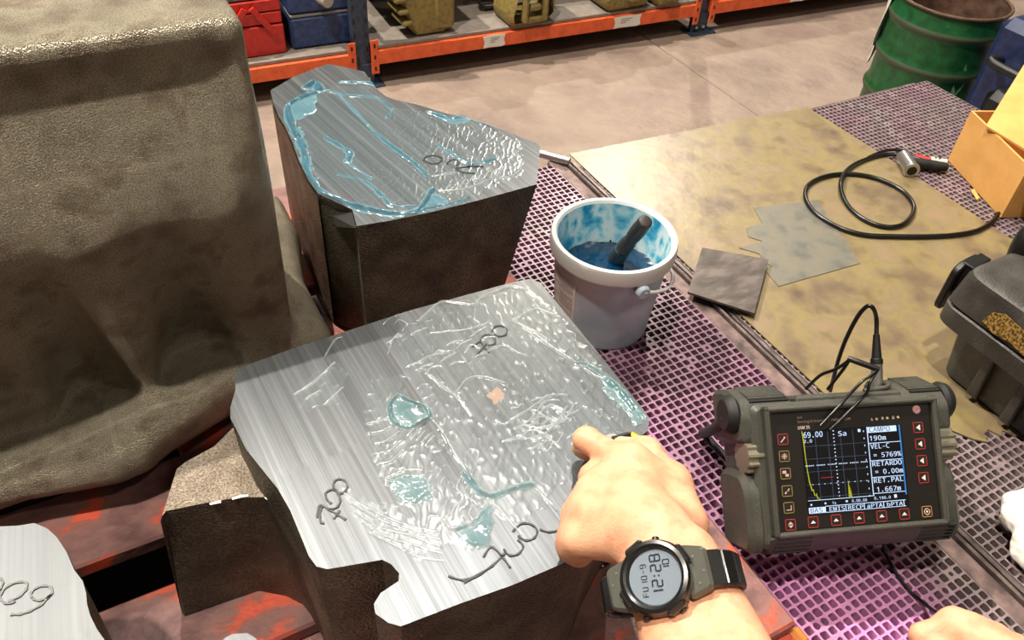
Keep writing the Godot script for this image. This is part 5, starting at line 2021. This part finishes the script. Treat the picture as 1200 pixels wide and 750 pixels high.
	var a0: Vector3 = S.call(0.405, 0.835)
	put("echo_trace", ym.done(0), yellow, scr)
	ym = MB.new()
	ym.tri(a0, S.call(0.432, 0.835), S.call(0.412, 0.62))
	ym.tri(S.call(0.432, 0.835), S.call(0.440, 0.835), S.call(0.426, 0.69))
	put("echo_peak", ym.done(0), yellow, scr)
	rect.call("gate_bar", 0.15, 0.575, 0.27, 0.585, redl)
	word.call("69.00", 0.012, 0.015, 0.20, 0.085, lit)
	word.call("Sa", 0.36, 0.03, 0.44, 0.09, lit)
	word.call("2.0", 0.01, 0.105, 0.09, 0.145, lit)
	rect.call("status_mark", 0.56, 0.02, 0.585, 0.055, lit)
	# value column on the right
	rect.call("value_field", 0.66, 0.005, 0.95, 0.075, lit)
	word.call("CAMPO", 0.67, 0.01, 0.88, 0.068, darkink)
	word.call("190m", 0.668, 0.115, 0.83, 0.175, lit)
	word.call("VEL-C", 0.668, 0.215, 0.86, 0.275, lit)
	word.call("= 5769%", 0.69, 0.325, 0.97, 0.385, lit)
	word.call("RETARDO", 0.668, 0.43, 0.965, 0.49, lit)
	word.call("= 0.00m", 0.69, 0.53, 0.97, 0.59, lit)
	word.call("RET.PAL", 0.668, 0.635, 0.965, 0.695, lit)
	word.call("1.667m", 0.69, 0.745, 0.93, 0.805, lit)
	for v in [0.205, 0.42, 0.625, 0.82]:
		rect.call("rule", 0.655, v - 0.004, 0.98, v + 0.003, lit)
	rect.call("rule", 0.65, 0.0, 0.656, 0.84, lit)
	rect.call("side_line", 0.975, 0.0, 0.988, 0.86, bluel)
	# status row
	rect.call("rule", 0.0, 0.842, 0.66, 0.848, lit)
	for q in [[0.02, 0.885, 0.035, 0.905], [0.16, 0.88, 0.175, 0.9], [0.37, 0.875, 0.39, 0.895], [0.86, 0.85, 0.885, 0.89]]:
		rect.call("status_mark", q[0], q[1], q[2], q[3], lit)
	word.call("1s", 0.235, 0.875, 0.27, 0.91, lit)
	word.call("0.00.00", 0.43, 0.87, 0.58, 0.905, lit)
	word.call("0.190.0", 0.655, 0.86, 0.82, 0.895, lit)
	# menu tabs
	rect.call("menu_tab", 0.0, 0.93, 0.165, 1.0, lit)
	word.call("BAS", 0.012, 0.938, 0.13, 0.992, darkink)
	rect.call("rule", 0.165, 0.922, 0.97, 0.929, lit)
	rect.call("rule", 0.165, 0.996, 0.97, 1.002, lit)
	for q in [["EMIS", 0.20, 0.35], ["RECP", 0.385, 0.535], ["aPTA", 0.575, 0.73], ["bPTA", 0.775, 0.935]]:
		word.call(q[0], q[1], 0.94, q[2], 0.99, lit)
		rect.call("rule", q[2] + 0.012, 0.93, q[2] + 0.018, 1.0, lit)
	# printing on the panel
	var print_ink := mat(Color(0.6, 0.5, 0.46), {"rough": 0.6})
	var white_ink := mat(Color(0.85, 0.78, 0.74), {"rough": 0.6})
	var p0: Vector3 = loc.call(936, 490)
	text("GE", 0.006, print_ink, t, "printing", p0 + Vector3(0.001, 0.0006, 0.0003), Basis.IDENTITY, "Droid Sans", 0.0022)
	text("Sensing & Inspection Technologies", 0.062, print_ink, t, "printing", p0 + Vector3(0.029, -0.004, 0.0003), Basis.IDENTITY, "Droid Sans", 0.0036)
	text("USM 35", 0.0135, white_ink, t, "printing", p0 + Vector3(0.0045, -0.0105, 0.0003), Basis.IDENTITY, "Droid Sans", 0.0036)
	for q in [["A", 1021.5, 491.5], ["R", 1034, 490.3], ["D", 1046.5, 489.2]]:
		var p: Vector3 = loc.call(q[1], q[2])
		text(q[0], 0.0024, white_ink, t, "printing", p + Vector3(0, 0, 0.0003), Basis.IDENTITY, "Droid Sans", 0.0032)
		m = MB.new()
		m.cyl(p + Vector3(0.0058, 0, 0), p + Vector3(0.0058, 0, 0.0006), 0.0016, 0.0014, 10)
		put("indicator", m.done(), mat(Color(0.62, 0.58, 0.42), {"rough": 0.4}), t)
	m = MB.new()
	var lp: Vector3 = loc.call(1073.7, 479.9)
	m.cyl(lp, lp + Vector3(0, 0, 0.0008), 0.0046, 0.0045, 24)
	var lg := put("badge", m.done(), mat(Color(0.72, 0.55, 0.55), {"rough": 0.5}), t)
	m = MB.new()
	var sw := PackedVector3Array()
	for k in 15:
		var a := TAU * k / 14.0
		sw.append(lp + Vector3(cos(a) * 0.0036, sin(a) * 0.0036, 0.0008))
	m.stroke(sw, Vector3(0, 0, 1), 0.0005, 0.0001)
	var mono := PackedVector3Array()
	for k in 13:
		var f := k / 12.0
		mono.append(lp + Vector3(lerpf(-0.002, 0.002, f), 0.0016 * sin(f * TAU * 1.5), 0.0008))
	m.stroke(mono, Vector3(0, 0, 1), 0.0006, 0.0001)
	put("badge_line", m.done(0), mat(Color(0.5, 0.16, 0.2), {"rough": 0.5}), lg)
	# keys
	var redk := mat(Color(0.62, 0.16, 0.11), {"rough": 0.5})
	var yelk := mat(Color(0.5, 0.44, 0.17), {"rough": 0.5})
	var orak := mat(Color(0.68, 0.46, 0.18), {"rough": 0.5})
	var icon := mat(Color(0.74, 0.62, 0.60), {"rough": 0.6})
	var white := mat(Color(0.85, 0.8, 0.78), {"rough": 0.6})
	var keyface := mat(Color(0.1, 0.075, 0.07), {"rough": 0.45})
	var key := func(px: float, py: float, ring: Material) -> MeshInstance3D:
		var c: Vector3 = loc.call(px, py)
		var k := MB.new()
		k.bx(c + Vector3(0, 0, 0.0002), Vector3(0.0118, 0.0118, 0.0010), 0.0003)
		var o := put("key", k.done(), keyface, t)
		var r := MB.new()
		for s in [-1, 1]:
			r.bx(c + Vector3(s * 0.0056, 0, 0.0006), Vector3(0.0008, 0.0104, 0.0007), 0.0002)
			r.bx(c + Vector3(0, s * 0.0056, 0.0006), Vector3(0.0104, 0.0008, 0.0007), 0.0002)
		put("key_outline", r.done(), ring, o)
		return o
	var sym := func(o: Node3D, c: Vector3, polys: Array, mm: Material) -> void:
		var k := MB.new()
		for p in polys:
			var q := []
			for i in range(0, p.size(), 2):
				q.append(Vector2(c.x + p[i] * 0.001, c.y + p[i + 1] * 0.001))
			k.slab(Transform3D(Basis.IDENTITY, Vector3(0, 0, 0.0007)), q, 0.0003)
		put("key_symbol", k.done(0), mm, o)
	var up_tri := [[-2.8, -1.2, 2.8, -1.2, 0, 2.0]]
	var left_tri := [[2.0, -3.2, 2.0, 3.2, -2.6, 0]]
	for q in [[952.7, 611.9], [979.6, 609.5], [1006.5, 607], [1033, 604.7], [1059.5, 602.3]]:
		sym.call(key.call(q[0], q[1], redk), loc.call(q[0], q[1]), up_tri, white)
	for q in [[1075.6, 501], [1078, 520.2], [1080, 539.9], [1082, 559.8]]:
		sym.call(key.call(q[0], q[1], redk), loc.call(q[0], q[1]), left_tri, white)
	sym.call(key.call(917.2, 514.9, redk), loc.call(917.2, 514.9), [[-3.2, -2.6, -2.0, -3.4, 3.0, 2.0, 1.4, 3.2, 0.4, 0.8]], icon)
	sym.call(key.call(918.9, 534.8, yelk), loc.call(918.9, 534.8), [[-0.4, -3.4, 0.4, -3.4, 0.4, 3.4, -0.4, 3.4], [-3.4, -0.4, 3.4, -0.4, 3.4, 0.4, -3.4, 0.4], [-2.6, -2.2, -2.2, -2.6, 2.6, 2.2, 2.2, 2.6], [-2.6, 2.2, 2.2, -2.6, 2.6, -2.2, -2.2, 2.6]], icon)
	sym.call(key.call(920.3, 555, yelk), loc.call(920.3, 555), [[-3.4, 0.2, 0.8, 0.2, 0.8, 3.2, -3.4, 3.2], [-0.4, -3.2, 3.4, -3.2, 3.4, -0.4, -0.4, -0.4]], icon)
	sym.call(key.call(922.2, 575.4, yelk), loc.call(922.2, 575.4), [[-3.2, -2.6, -2.0, -3.4, -0.4, -1.2, -1.4, -0.2], [0.2, 0.2, 1.2, -0.6, 3.0, 2.2, 2.0, 3.0]], icon)
	sym.call(key.call(924.2, 595, yelk), loc.call(924.2, 595), [[-3.0, -2.8, 3.0, -2.8, 3.0, 2.4, 2.2, 2.4, 2.2, -2.0, -3.0, -2.0]], icon)
	sym.call(key.call(926.3, 615, redk), loc.call(926.3, 615), [[-3.0, 0.5, 3.0, 0.5, 0, 3.4], [-3.0, -0.5, 0, -3.4, 3.0, -0.5]], icon)
	var ko: Node3D = key.call(1085.9, 599.4, orak)
	var kc: Vector3 = loc.call(1085.9, 599.4)
	m = MB.new()
	var rr := PackedVector3Array()
	for k in 17:
		rr.append(kc + Vector3(cos(TAU * k / 16) * 0.0032, sin(TAU * k / 16) * 0.0032, 0.0008))
	m.stroke(rr, Vector3(0, 0, 1), 0.0008, 0.0002)
	m.cyl(kc + Vector3(0, 0, 0.0006), kc + Vector3(0, 0, 0.001), 0.0012, 0.0012, 10)
	put("key_symbol", m.done(0), white, ko)

	# plug standing on the top plate
	var base := inv * (hit(1030, 456, DC - B.z * 0.042 + B.y * 0.02, B.z) - DC)
	base = Vector3(0.059, 0.080, -0.042)
	var bw := t.transform * base
	var dirw := (B.y * 1.0 + B.z * 0.12 + B.x * 0.03).normalized()
	var pg := thing("cable_plug", "silver coaxial plug with black boot standing on top of the test instrument", "plug", bw)
	m = MB.new()
	m.cyl(Vector3.ZERO, dirw * 0.032, 0.0068, 0.0064, 20, 0.0008)
	put("sleeve", m.done(40), mats.chrome, pg)
	m = MB.new()
	m.cyl(dirw * -0.003, dirw * 0.003, 0.010, 0.0095, 20, 0.001)
	put("socket_nut", m.done(40), mats.dull_steel, pg)
	m = MB.new()
	m.cyl(dirw * 0.031, dirw * 0.038, 0.0072, 0.0068, 20, 0.001)
	m.cyl(dirw * 0.037, dirw * 0.066, 0.0058, 0.0036, 16, 0.0006)
	put("boot", m.done(40), mats.black, pg)
	# lead from the plug
	var e := bw + dirw * 0.066
	var dn := dirw
	var pts := [e, e + dn * 0.018]
	var pln := func(px: float, py: float, back: float) -> Vector3:
		return hit(px, py, e + Vector3(0.6, 0, -0.8) * -back, Vector3(-0.6, 0, 0.8))
	for q in [[1023, 361, -0.004], [1016, 359, -0.006], [1005, 371, -0.01], [992, 396, -0.012], [983, 420, -0.015], [977, 442, -0.02], [973, 458, -0.03]]:
		pts.append(pln.call(q[0], q[1], q[2]))
	m = MB.new()
	m.tube(curve(pts, 5), 0.0026, 8)
	var cb := put("cable", m.done(60), mats.cable)
	tag(cb, "thin black cable arching up out of the plug and down behind the test instrument", "cable")
	# bent wire bail lying over the instrument
	var on := func(px: float, py: float, lift: float) -> Vector3:
		return hit(px, py, DC + B.z * lift, B.z)
	var wz := thing("wire_bail", "bent black wire bail leaning over the top edge of the screen", "bail", Vector3.ZERO)
	var W := func(l: Array, r: float) -> void:
		var q := []
		for p in l:
			q.append(on.call(p[0], p[1], p[2]))
		var k := MB.new()
		k.tube(curve(q, 4), r, 8)
		put("wire", k.done(60), mats.cable, wz)
	W.call([[944, 456, -0.05], [961, 440, -0.035], [976, 434, -0.02], [987, 428, -0.01], [996, 421, 0.0]], 0.0019)
	W.call([[970, 456, -0.05], [978, 446, -0.035], [988, 433, -0.015], [996, 421, 0.0]], 0.0019)
	W.call([[1029, 433, 0.012], [1018, 442, 0.016], [1008, 449, 0.016], [985, 474, 0.008], [961, 499, 0.006]], 0.0017)
	W.call([[1029, 433, 0.012], [1020, 447, 0.014], [1016, 460, 0.012], [1008, 469, 0.008], [985, 492, 0.006], [972, 504, 0.006]], 0.0017)
	m = MB.new()
	m.tube(curve([on.call(994, 420, 0.0), on.call(1005, 424, 0.006), on.call(1030, 433, 0.012)], 4), 0.0034, 8)
	put("sleeve", m.done(60), mats.black, wz)

# ---------------------------------------------------------------- cables and connectors on the sheet
func cables() -> void:
	var Y := 0.0075
	var pts := []
	for q in [[1088, 190, .012], [1066, 184, .006], [1040, 181, 0.0], [1014, 187, 0.0], [994, 198, 0.002], [985, 216, 0.008], [993, 240, 0.0], [1014, 258, 0.0], [1040, 266, 0.0], [1061, 261, 0.0], [1071, 243, 0.0], [1058, 224, 0.0], [1030, 210, 0.0], [1000, 204, 0.0], [970, 206, 0.0], [948, 216, 0.0], [944, 232, 0.0], [956, 250, 0.0], [982, 266, 0.0], [1012, 275, 0.0], [1050, 277, 0.0], [1090, 277, 0.0], [1120, 275, 0.0], [1145, 270, 0.0], [1162, 260, 0.0], [1170, 250, 0.002]]:
		pts.append(at(q[0], q[1], Y + q[2]))
	var m := MB.new()
	m.tube(curve(pts, 6), 0.0042, 10)
	var c := put("cable", m.done(60), mats.cable)
	tag(c, "thick black cable coiled in loops on the yellowed sheet, its tail reaching the cardboard box", "cable")
	pts = []
	for q in [[1082, 192, .004], [1062, 178, 0.0], [1040, 176, 0.0], [1018, 184, 0.0]]:
		pts.append(at(q[0], q[1], Y + q[2]))
	m = MB.new()
	m.tube(curve(pts, 6), 0.0032, 8)
	c = put("cable", m.done(60), mats.cable)
	tag(c, "short thin black cable behind the silver angled connector", "cable")
	# angled connector
	var o := at(1066, 190, 0.018)
	var t := thing("angled_connector", "silver right angle connector on a black grip lying on the far grating", "connector", o)
	var a := at(1058, 182, 0.02) - o
	var b := at(1068, 199, 0.018) - o
	m = MB.new()
	m.cyl(a, b, 0.0135, 0.0145, 24, 0.002)
	put("barrel", m.done(40), mats.chrome, t)
	m = MB.new()
	var d := (b - a).normalized()
	m.cyl(b - d * 0.002, b + d * 0.004, 0.0158, 0.0155, 24, 0.001)
	put("collar", m.done(40), mats.chrome, t)
	m = MB.new()
	m.cyl(b + d * 0.0035, b + d * 0.005, 0.0095, 0.0095, 20)
	put("socket", m.done(40), mats.gloom, t)
	var q0 := at(1068, 190, 0.016) - o
	var q1 := at(1090, 193, 0.014) - o
	var q2 := at(1110, 196, 0.013) - o
	m = MB.new()
	m.cyl(q0, q1, 0.0095, 0.0105, 18, 0.001)
	m.cyl(q1, q2, 0.0098, 0.0085, 18, 0.001)
	put("grip", m.done(40), mats.rubber, t)
	# red and white tube
	o = at(1090, 186, 0.012)
	t = thing("marker_tube", "red and white tube lying behind the silver angled connector", "tube", o)
	var r0 := at(1072, 183, 0.014) - o
	var r1 := at(1090, 188, 0.014) - o
	var r2 := at(1109, 191, 0.014) - o
	m = MB.new()
	m.cyl(r0, r1, 0.0055, 0.0055, 14, 0.001)
	put("red_barrel", m.done(40), mat(Color(0.78, 0.16, 0.1), {"rough": 0.4}), t)
	m = MB.new()
	m.cyl(r1, r2, 0.008, 0.0075, 14, 0.001)
	put("white_barrel", m.done(40), mat(Color(0.82, 0.78, 0.74), {"rough": 0.4}), t)
	m = MB.new()
	m.bx((r1 + r2) / 2 + Vector3(0, 0.0075, 0), Vector3(0.006, 0.002, 0.004), 0.0005)
	m.bx(r1.lerp(r2, 0.25) + Vector3(0, 0.0078, 0), Vector3(0.004, 0.002, 0.004), 0.0005)
	put("dark_mark", m.done(), mats.black, t)
	# lead from the instrument to the second hand
	pts = []
	for q in [[1034, 632, 0.02], [1038, 648, 0.006], [1048, 668, 0.003], [1062, 688, 0.003], [1078, 703, 0.006], [1092, 714, 0.02], [1104, 722, 0.04], [1118, 735, 0.06]]:
		pts.append(at(q[0], q[1], q[2]))
	m = MB.new()
	m.tube(curve(pts, 6), 0.0021, 8)
	c = put("cable", m.done(60), mats.cable)
	tag(c, "thin black lead crossing the magenta grating from the instrument to the second hand", "cable")

# ---------------------------------------------------------------- hands
func people() -> void:
	var skin := mat(Color.WHITE, {"tex": noise_tex(111, 0.014, [[0.15, Color(0.82, 0.57, 0.45)], [0.45, Color(0.85, 0.62, 0.49)], [0.75, Color(0.88, 0.66, 0.53)]], 5), "scale": 6.0, "rough": 0.5, "spec": 0.4, "sss": 0.12, "normal": normal_tex(112, 0.12, 2.5, 3), "nstr": 0.25})
	var A := func(px: float, py: float, y: float) -> Vector3:
		return at(px, py, y)
	var bones := []
	var add := func(p: Vector3, q: Vector3, r0: float, r1: float) -> void:
		bones.append([p, q, r0, r1])
	# forearm: two bones side by side make it oval
	var wr: Vector3 = A.call(786, 660, 0.338)
	var el: Vector3 = A.call(905, 960, 0.375)
	var ax := (el - wr).normalized()
	var nrm := (EYE - wr).normalized()
	var sd := ax.cross(nrm).normalized()
	add.call(wr - sd * 0.013, wr + ax * 0.22 - sd * 0.016, 0.0215, 0.034)
	add.call(wr + sd * 0.013, wr + ax * 0.22 + sd * 0.016, 0.0215, 0.032)
	# palm
	var cp: Vector3 = A.call(765, 628, 0.335)
	var ka: Vector3 = A.call(738, 545, 0.322)
	var kb: Vector3 = A.call(716, 566, 0.324)
	var kc: Vector3 = A.call(692, 598, 0.318)
	var kd: Vector3 = A.call(678, 632, 0.306)
	add.call(wr, cp, 0.026, 0.025)
	add.call(cp, ka, 0.023, 0.0165)
	add.call(cp, kb, 0.023, 0.0165)
	add.call(cp, kc, 0.023, 0.0155)
	add.call(cp, kd, 0.022, 0.0140)
	add.call(A.call(760, 590, 0.31), A.call(700, 600, 0.298), 0.024, 0.018)
	# fingers bent down onto the probe
	var fing := func(list: Array, r0: float) -> void:
		for i in list.size() - 1:
			add.call(list[i], list[i + 1], r0 * (1.0 - 0.10 * i), r0 * (0.9 - 0.10 * i))
	fing.call([ka, A.call(687, 515, 0.312), A.call(684, 524, 0.290), A.call(700, 534, 0.279)], 0.0118)
	fing.call([kb, A.call(695, 560, 0.303), A.call(694, 576, 0.288), A.call(708, 580, 0.281)], 0.0118)
	fing.call([kc, A.call(675, 604, 0.297), A.call(680, 616, 0.284), A.call(700, 608, 0.279)], 0.0112)
	fing.call([kd, A.call(669, 643, 0.291), A.call(678, 650, 0.281), A.call(700, 640, 0.278)], 0.0100)
	add.call(A.call(690, 574, 0.316), A.call(672, 628, 0.298), 0.0105, 0.0105)
	add.call(ka, A.call(780, 570, 0.312), 0.0165, 0.0165)
	# thumb along the far side
	var th: Array = [A.call(800, 615, 0.322), A.call(786, 566, 0.306), A.call(757, 530, 0.294), A.call(728, 523, 0.283)]
	add.call(th[0], th[1], 0.020, 0.0150)
	add.call(th[1], th[2], 0.0138, 0.0118)
	add.call(th[2], th[3], 0.0112, 0.0092)
	var o := cp
	var data := bones.duplicate()
	var field := func(pl: Vector3) -> float:
		var p := pl + o
		var d := 1e9
		var i := 0
		for b in data:
			var c := cone(p, b[0], b[1], b[2], b[3])
			if c < 0.06:
				d = smin(d, c, 0.012 if i < 8 or i > 19 else (0.0055 if i < 11 else 0.009))
			else:
				d = minf(d, c)
			i += 1
		# low knuckles and tendons on the back of the hand
		return d
	var t := thing("person", "left hand and bare forearm wearing a digital watch, pressing a probe on the front block", "person", o)
	var lo := Vector3(1e9, 1e9, 1e9)
	var hi := -lo
	for b in data:
		for k in 2:
			lo = lo.min(b[k] - Vector3.ONE * (b[2 + k] + 0.012))
			hi = hi.max(b[k] + Vector3.ONE * (b[2 + k] + 0.012))
	put("body", nets(lo - o, hi - o, 0.0042, field), skin, t)
	# nail of the thumb
	# probe held under the fingers
	var pb := thing("ultrasonic_probe", "small probe with a yellow ring held under the fingertips on the cut face", "probe", A.call(716, 528, FY + 0.001))
	var m := MB.new()
	m.cyl(Vector3(0, 0, 0), Vector3(0, 0.014, 0), 0.0095, 0.009, 20, 0.001)
	put("housing", m.done(40), mats.chrome, pb)
	var y0: Vector3 = A.call(739, 510, FY + 0.012) - pb.position
	var y1: Vector3 = A.call(748, 515, FY + 0.012) - pb.position
	m = MB.new()
	m.cyl(y0, y1, 0.0038, 0.0036, 14, 0.0006)
	put("yellow_ring", m.done(40), mat(Color(0.85, 0.68, 0.08), {"rough": 0.4}), pb)
	m = MB.new()
	m.cyl(Vector3(0, 0.012, 0), y0, 0.005, 0.0036, 12, 0.0006)
	put("lead_sleeve", m.done(40), mats.black, pb)

	# second person's hand at the lower right
	bones.clear()
	var w2: Vector3 = A.call(1190, 790, 0.105)
	var e2: Vector3 = A.call(1330, 960, 0.2)
	var k1: Vector3 = A.call(1118, 729, 0.092)
	var k2: Vector3 = A.call(1142, 738, 0.096)
	var k3: Vector3 = A.call(1166, 748, 0.094)
	var k4: Vector3 = A.call(1190, 760, 0.088)
	add.call(w2, e2, 0.030, 0.042)
	for k in [k1, k2, k3, k4]:
		add.call(w2, k, 0.024, 0.0145)
	add.call(A.call(1160, 770, 0.08), A.call(1130, 765, 0.07), 0.02, 0.016)
	add.call(k1, A.call(1080, 745, 0.075), 0.0125, 0.011)
	add.call(A.call(1080, 745, 0.075), A.call(1082, 765, 0.056), 0.0108, 0.009)
	add.call(k2, A.call(1100, 765, 0.075), 0.0125, 0.011)
	add.call(A.call(1100, 765, 0.075), A.call(1110, 782, 0.056), 0.0108, 0.009)
	add.call(k3, A.call(1125, 785, 0.075), 0.012, 0.0105)
	add.call(A.call(1125, 785, 0.075), A.call(1138, 796, 0.056), 0.010, 0.0085)
	add.call(k4, A.call(1152, 800, 0.075), 0.0105, 0.0095)
	add.call(A.call(1152, 800, 0.075), A.call(1165, 808, 0.056), 0.009, 0.0078)
	add.call(w2, A.call(1120, 805, 0.075), 0.02, 0.0145)
	add.call(A.call(1120, 805, 0.075), A.call(1085, 800, 0.062), 0.0128, 0.0105)
	var data2 := bones.duplicate()
	var o2 := w2
	var field2 := func(pl: Vector3) -> float:
		var p := pl + o2
		var d := 1e9
		for b in data2:
			var c := cone(p, b[0], b[1], b[2], b[3])
			d = smin(d, c, 0.010) if c < 0.06 else minf(d, c)
		return d
	var s := thing("person", "second hand reaching in at the lower right corner, holding the thin black lead", "person", o2)
	lo = Vector3(1e9, 1e9, 1e9)
	hi = -lo
	for b in data2:
		for k in 2:
			lo = lo.min(b[k] - Vector3.ONE * (b[2 + k] + 0.012))
			hi = hi.max(b[k] + Vector3.ONE * (b[2 + k] + 0.012))
	put("body", nets(lo - o2, hi - o2, 0.005, field2), skin, s)

# ---------------------------------------------------------------- wristwatch
func watch() -> void:
	var C := at(769, 677, 0.374)
	var back := (EYE - C).normalized()
	var right := Vector3(RX.x, RY.x, RZ.x)
	var up := -Vector3(RX.y, RY.y, RZ.y)
	var n := (back + (right * -0.42 + up * 0.22)).normalized()
	var u := right * 0.36 - up * 0.93      # towards the elbow
	u = (u - n * u.dot(n)).normalized()
	var B := Basis(n.cross(u) * -1.0, -u, n)   # x: twelve o'clock side is -x in the picture
	# axes used below: ex towards the picture's right, ey towards the hand, n out of the glass
	var ey := -u
	var ex := ey.cross(n)
	B = Basis(ex, ey, n)
	var t := thing("wristwatch", "black digital sports watch with gray case reading 12:28 on the left wrist", "watch", C)
	t.basis = B
	var res := mat(Color(0.06, 0.06, 0.058), {"rough": 0.3, "spec": 0.6})
	var greym := mat(Color(0.33, 0.33, 0.30), {"rough": 0.32, "metal": 0.3})
	var m := MB.new()
	var Z := Transform3D(Basis(Vector3(1, 0, 0), Vector3(0, 0, 1), Vector3(0, -1, 0)), Vector3.ZERO)
	m.lathe(Z, [[0, -0.010], [0.020, -0.010], [0.0235, -0.007], [0.0245, -0.001], [0.024, 0.002], [0, 0.002]], 48)
	put("case", m.done(35), greym, t)
	m = MB.new()
	m.lathe(Z, [[0.0232, 0.0], [0.0240, 0.003], [0.0228, 0.0055], [0.0205, 0.0062], [0.0188, 0.0052], [0.0172, 0.0022]], 56)
	put("bezel", m.done(30), res, t)
	for a in [0.45, PI + 0.45, 0.45 + PI / 2, 0.45 - PI / 2]:
		m = MB.new()
		m.box(Transform3D(Basis(Vector3(0, 0, 1), a), Vector3(cos(a), sin(a), 0) * 0.0235 + Vector3(0, 0, 0.001)), Vector3(0.0045, 0.014, 0.008), 0.0015)
		put("bezel_guard", m.done(), res, t)
	for a in [0.15, 1.0, PI - 0.2, PI + 0.8]:
		m = MB.new()
		var d := Vector3(cos(a + PI / 2 - 0.3), sin(a + PI / 2 - 0.3), 0)
		m.cyl(d * 0.022 - Vector3(0, 0, 0.003), d * 0.0268 - Vector3(0, 0, 0.003), 0.0026, 0.0024, 12, 0.0005)
		put("button", m.done(40), res, t)
	m = MB.new()
	m.lathe(Z, [[0, 0.0016], [0.0176, 0.0016], [0.0176, 0.0026], [0, 0.0026]], 48)
	put("display", m.done(30), mat(Color(0.46, 0.50, 0.54), {"rough": 0.22}), t)
	# seven segment figures, read along ty with the figure tops towards tx
	var ink := mat(Color(0.045, 0.07, 0.15), {"rough": 0.4})
	var tr := Vector2(0.08, 0.997)     # reading direction: towards the hand
	var tu := Vector2(-tr.y, tr.x)     # figure tops: picture left
	var segs := {"0": "abcdef", "1": "bc", "2": "abged", "3": "abgcd", "4": "fgbc", "5": "afgcd", "6": "afgedc", "7": "abc", "8": "abcdefg", "9": "abfgcd", "-": "g", "T": "fega", "U": "bcdef"}
	var put_fig := func(s: String, c: Vector2, w: float, h: float, th: float) -> void:
		var k := MB.new()
		var bar := func(x0: float, y0: float, x1: float, y1: float) -> void:
			var a := c + tr * x0 + tu * y0
			var b := c + tr * x1 + tu * y1
			var dd := b - a
			k.box(Transform3D(Basis(Vector3(0, 0, 1), dd.angle()), Vector3((a.x + b.x) / 2, (a.y + b.y) / 2, 0.0028)), Vector3(dd.length() - th * 0.35, th, 0.0004))
		for f in segs[s]:
			match f:
				"a": bar.call(-w, h, w, h)
				"g": bar.call(-w, 0, w, 0)
				"d": bar.call(-w, -h, w, -h)
				"f": bar.call(-w, 0, -w, h)
				"b": bar.call(w, 0, w, h)
				"e": bar.call(-w, -h, -w, 0)
				"c": bar.call(w, -h, w, 0)
		put("figure", k.done(0), ink, t)
	var row := func(s: String, start: Vector2, step: float, w: float, h: float, th: float) -> void:
		var x := 0.0
		for ch in s:
			if ch == ":":
				var k := MB.new()
				for q in [-1, 1]:
					var a: Vector2 = start + tr * (x - step * 0.25) + tu * (q * h * 0.45)
					k.bx(Vector3(a.x, a.y, 0.0028), Vector3(th, th, 0.0004))
				put("figure", k.done(0), ink, t)
				x += step * 0.5
			else:
				put_fig.call(ch, start + tr * x, w, h, th)
				x += step
	row.call("12:28", Vector2(0.0005, -0.0106), 0.0064, 0.0020, 0.0034, 0.00095)
	row.call("10", Vector2(0.0088, 0.0036), 0.0042, 0.0014, 0.0021, 0.0006)
	row.call("TU10-9", Vector2(-0.0080, -0.0098), 0.0036, 0.0011, 0.0018, 0.00042)
	# strap: grey horns then black resin links wrapping the wrist
	for s in [-1, 1]:
		m = MB.new()
		m.slab(Transform3D(Basis(Vector3(0, -s, 0), Vector3(s, 0, 0), Vector3(0, 0, 1)), Vector3(s * 0.018, 0, -0.0095)), rounded([Vector2(-0.018, 0.0), Vector2(0.018, 0.0), Vector2(0.013, 0.017), Vector2(-0.013, 0.017)], 0.004), 0.0075, 0.002)
		put("horn", m.done(35), greym, t)
		var dots := MB.new()
		for q in [[-0.008, 0.008], [0.002, 0.013], [0.009, 0.009]]:
			dots.cyl(Vector3(s * (0.018 + q[1]), -q[0] * s, -0.0025), Vector3(s * (0.018 + q[1]), -q[0] * s, -0.0015), 0.0009, 0.0007, 10)
		put("rivet", dots.done(), mats.chrome, t)
		var prev := Vector3(s * 0.033, 0, -0.0085)
		var ang := 0.62
		for k in 7:
			var dir := Vector3(s * cos(ang), 0, -sin(ang))
			var c := prev + dir * 0.0048
			m = MB.new()
			m.box(Transform3D(Basis(Vector3(0, 1, 0), s * ang), c), Vector3(0.0104, 0.0235 - k * 0.0006, 0.0042), 0.0012)
			put("strap_link", m.done(), res, t)
			prev += dir * 0.0094
			ang += 0.40

# ---------------------------------------------------------------- white glove
func glove() -> void:
	var o := at(1200, 612, 0.02)
	var n := FastNoiseLite.new()
	n.seed = 21
	n.frequency = 45.0
	var L := []
	for q in [[1192, 592, .03, 1215, 590, .035, .018, .022], [1186, 606, .025, 1214, 618, .03, .013, .02], [1200, 632, .025, 1196, 650, .015, .014, .011], [1204, 610, .03, 1212, 660, .02, .018, .014], [1186, 596, .02, 1184, 612, .018, .012, .010], [1215, 600, .03, 1240, 640, .03, .026, .03]]:
		L.append([at(q[0], q[1], q[2]) - o, at(q[3], q[4], q[5]) - o, q[6], q[7]])
	var field := func(p: Vector3) -> float:
		var d := 1e9
		for b in L:
			d = smin(d, cone(p, b[0], b[1], b[2], b[3]), 0.006)
		d += 0.0022 * n.get_noise_3dv(p) * 1.6
		return maxf(d, -(p.y + o.y) + 0.0005)
	var t := thing("cloth_glove", "white cloth glove lying crumpled on the grating at the right edge", "glove", o)
	put("fabric", nets(Vector3(-0.07, -0.03, -0.08), Vector3(0.08, 0.06, 0.09), 0.0036, field), mat(Color(0.86, 0.84, 0.81), {"rough": 0.85}), t)
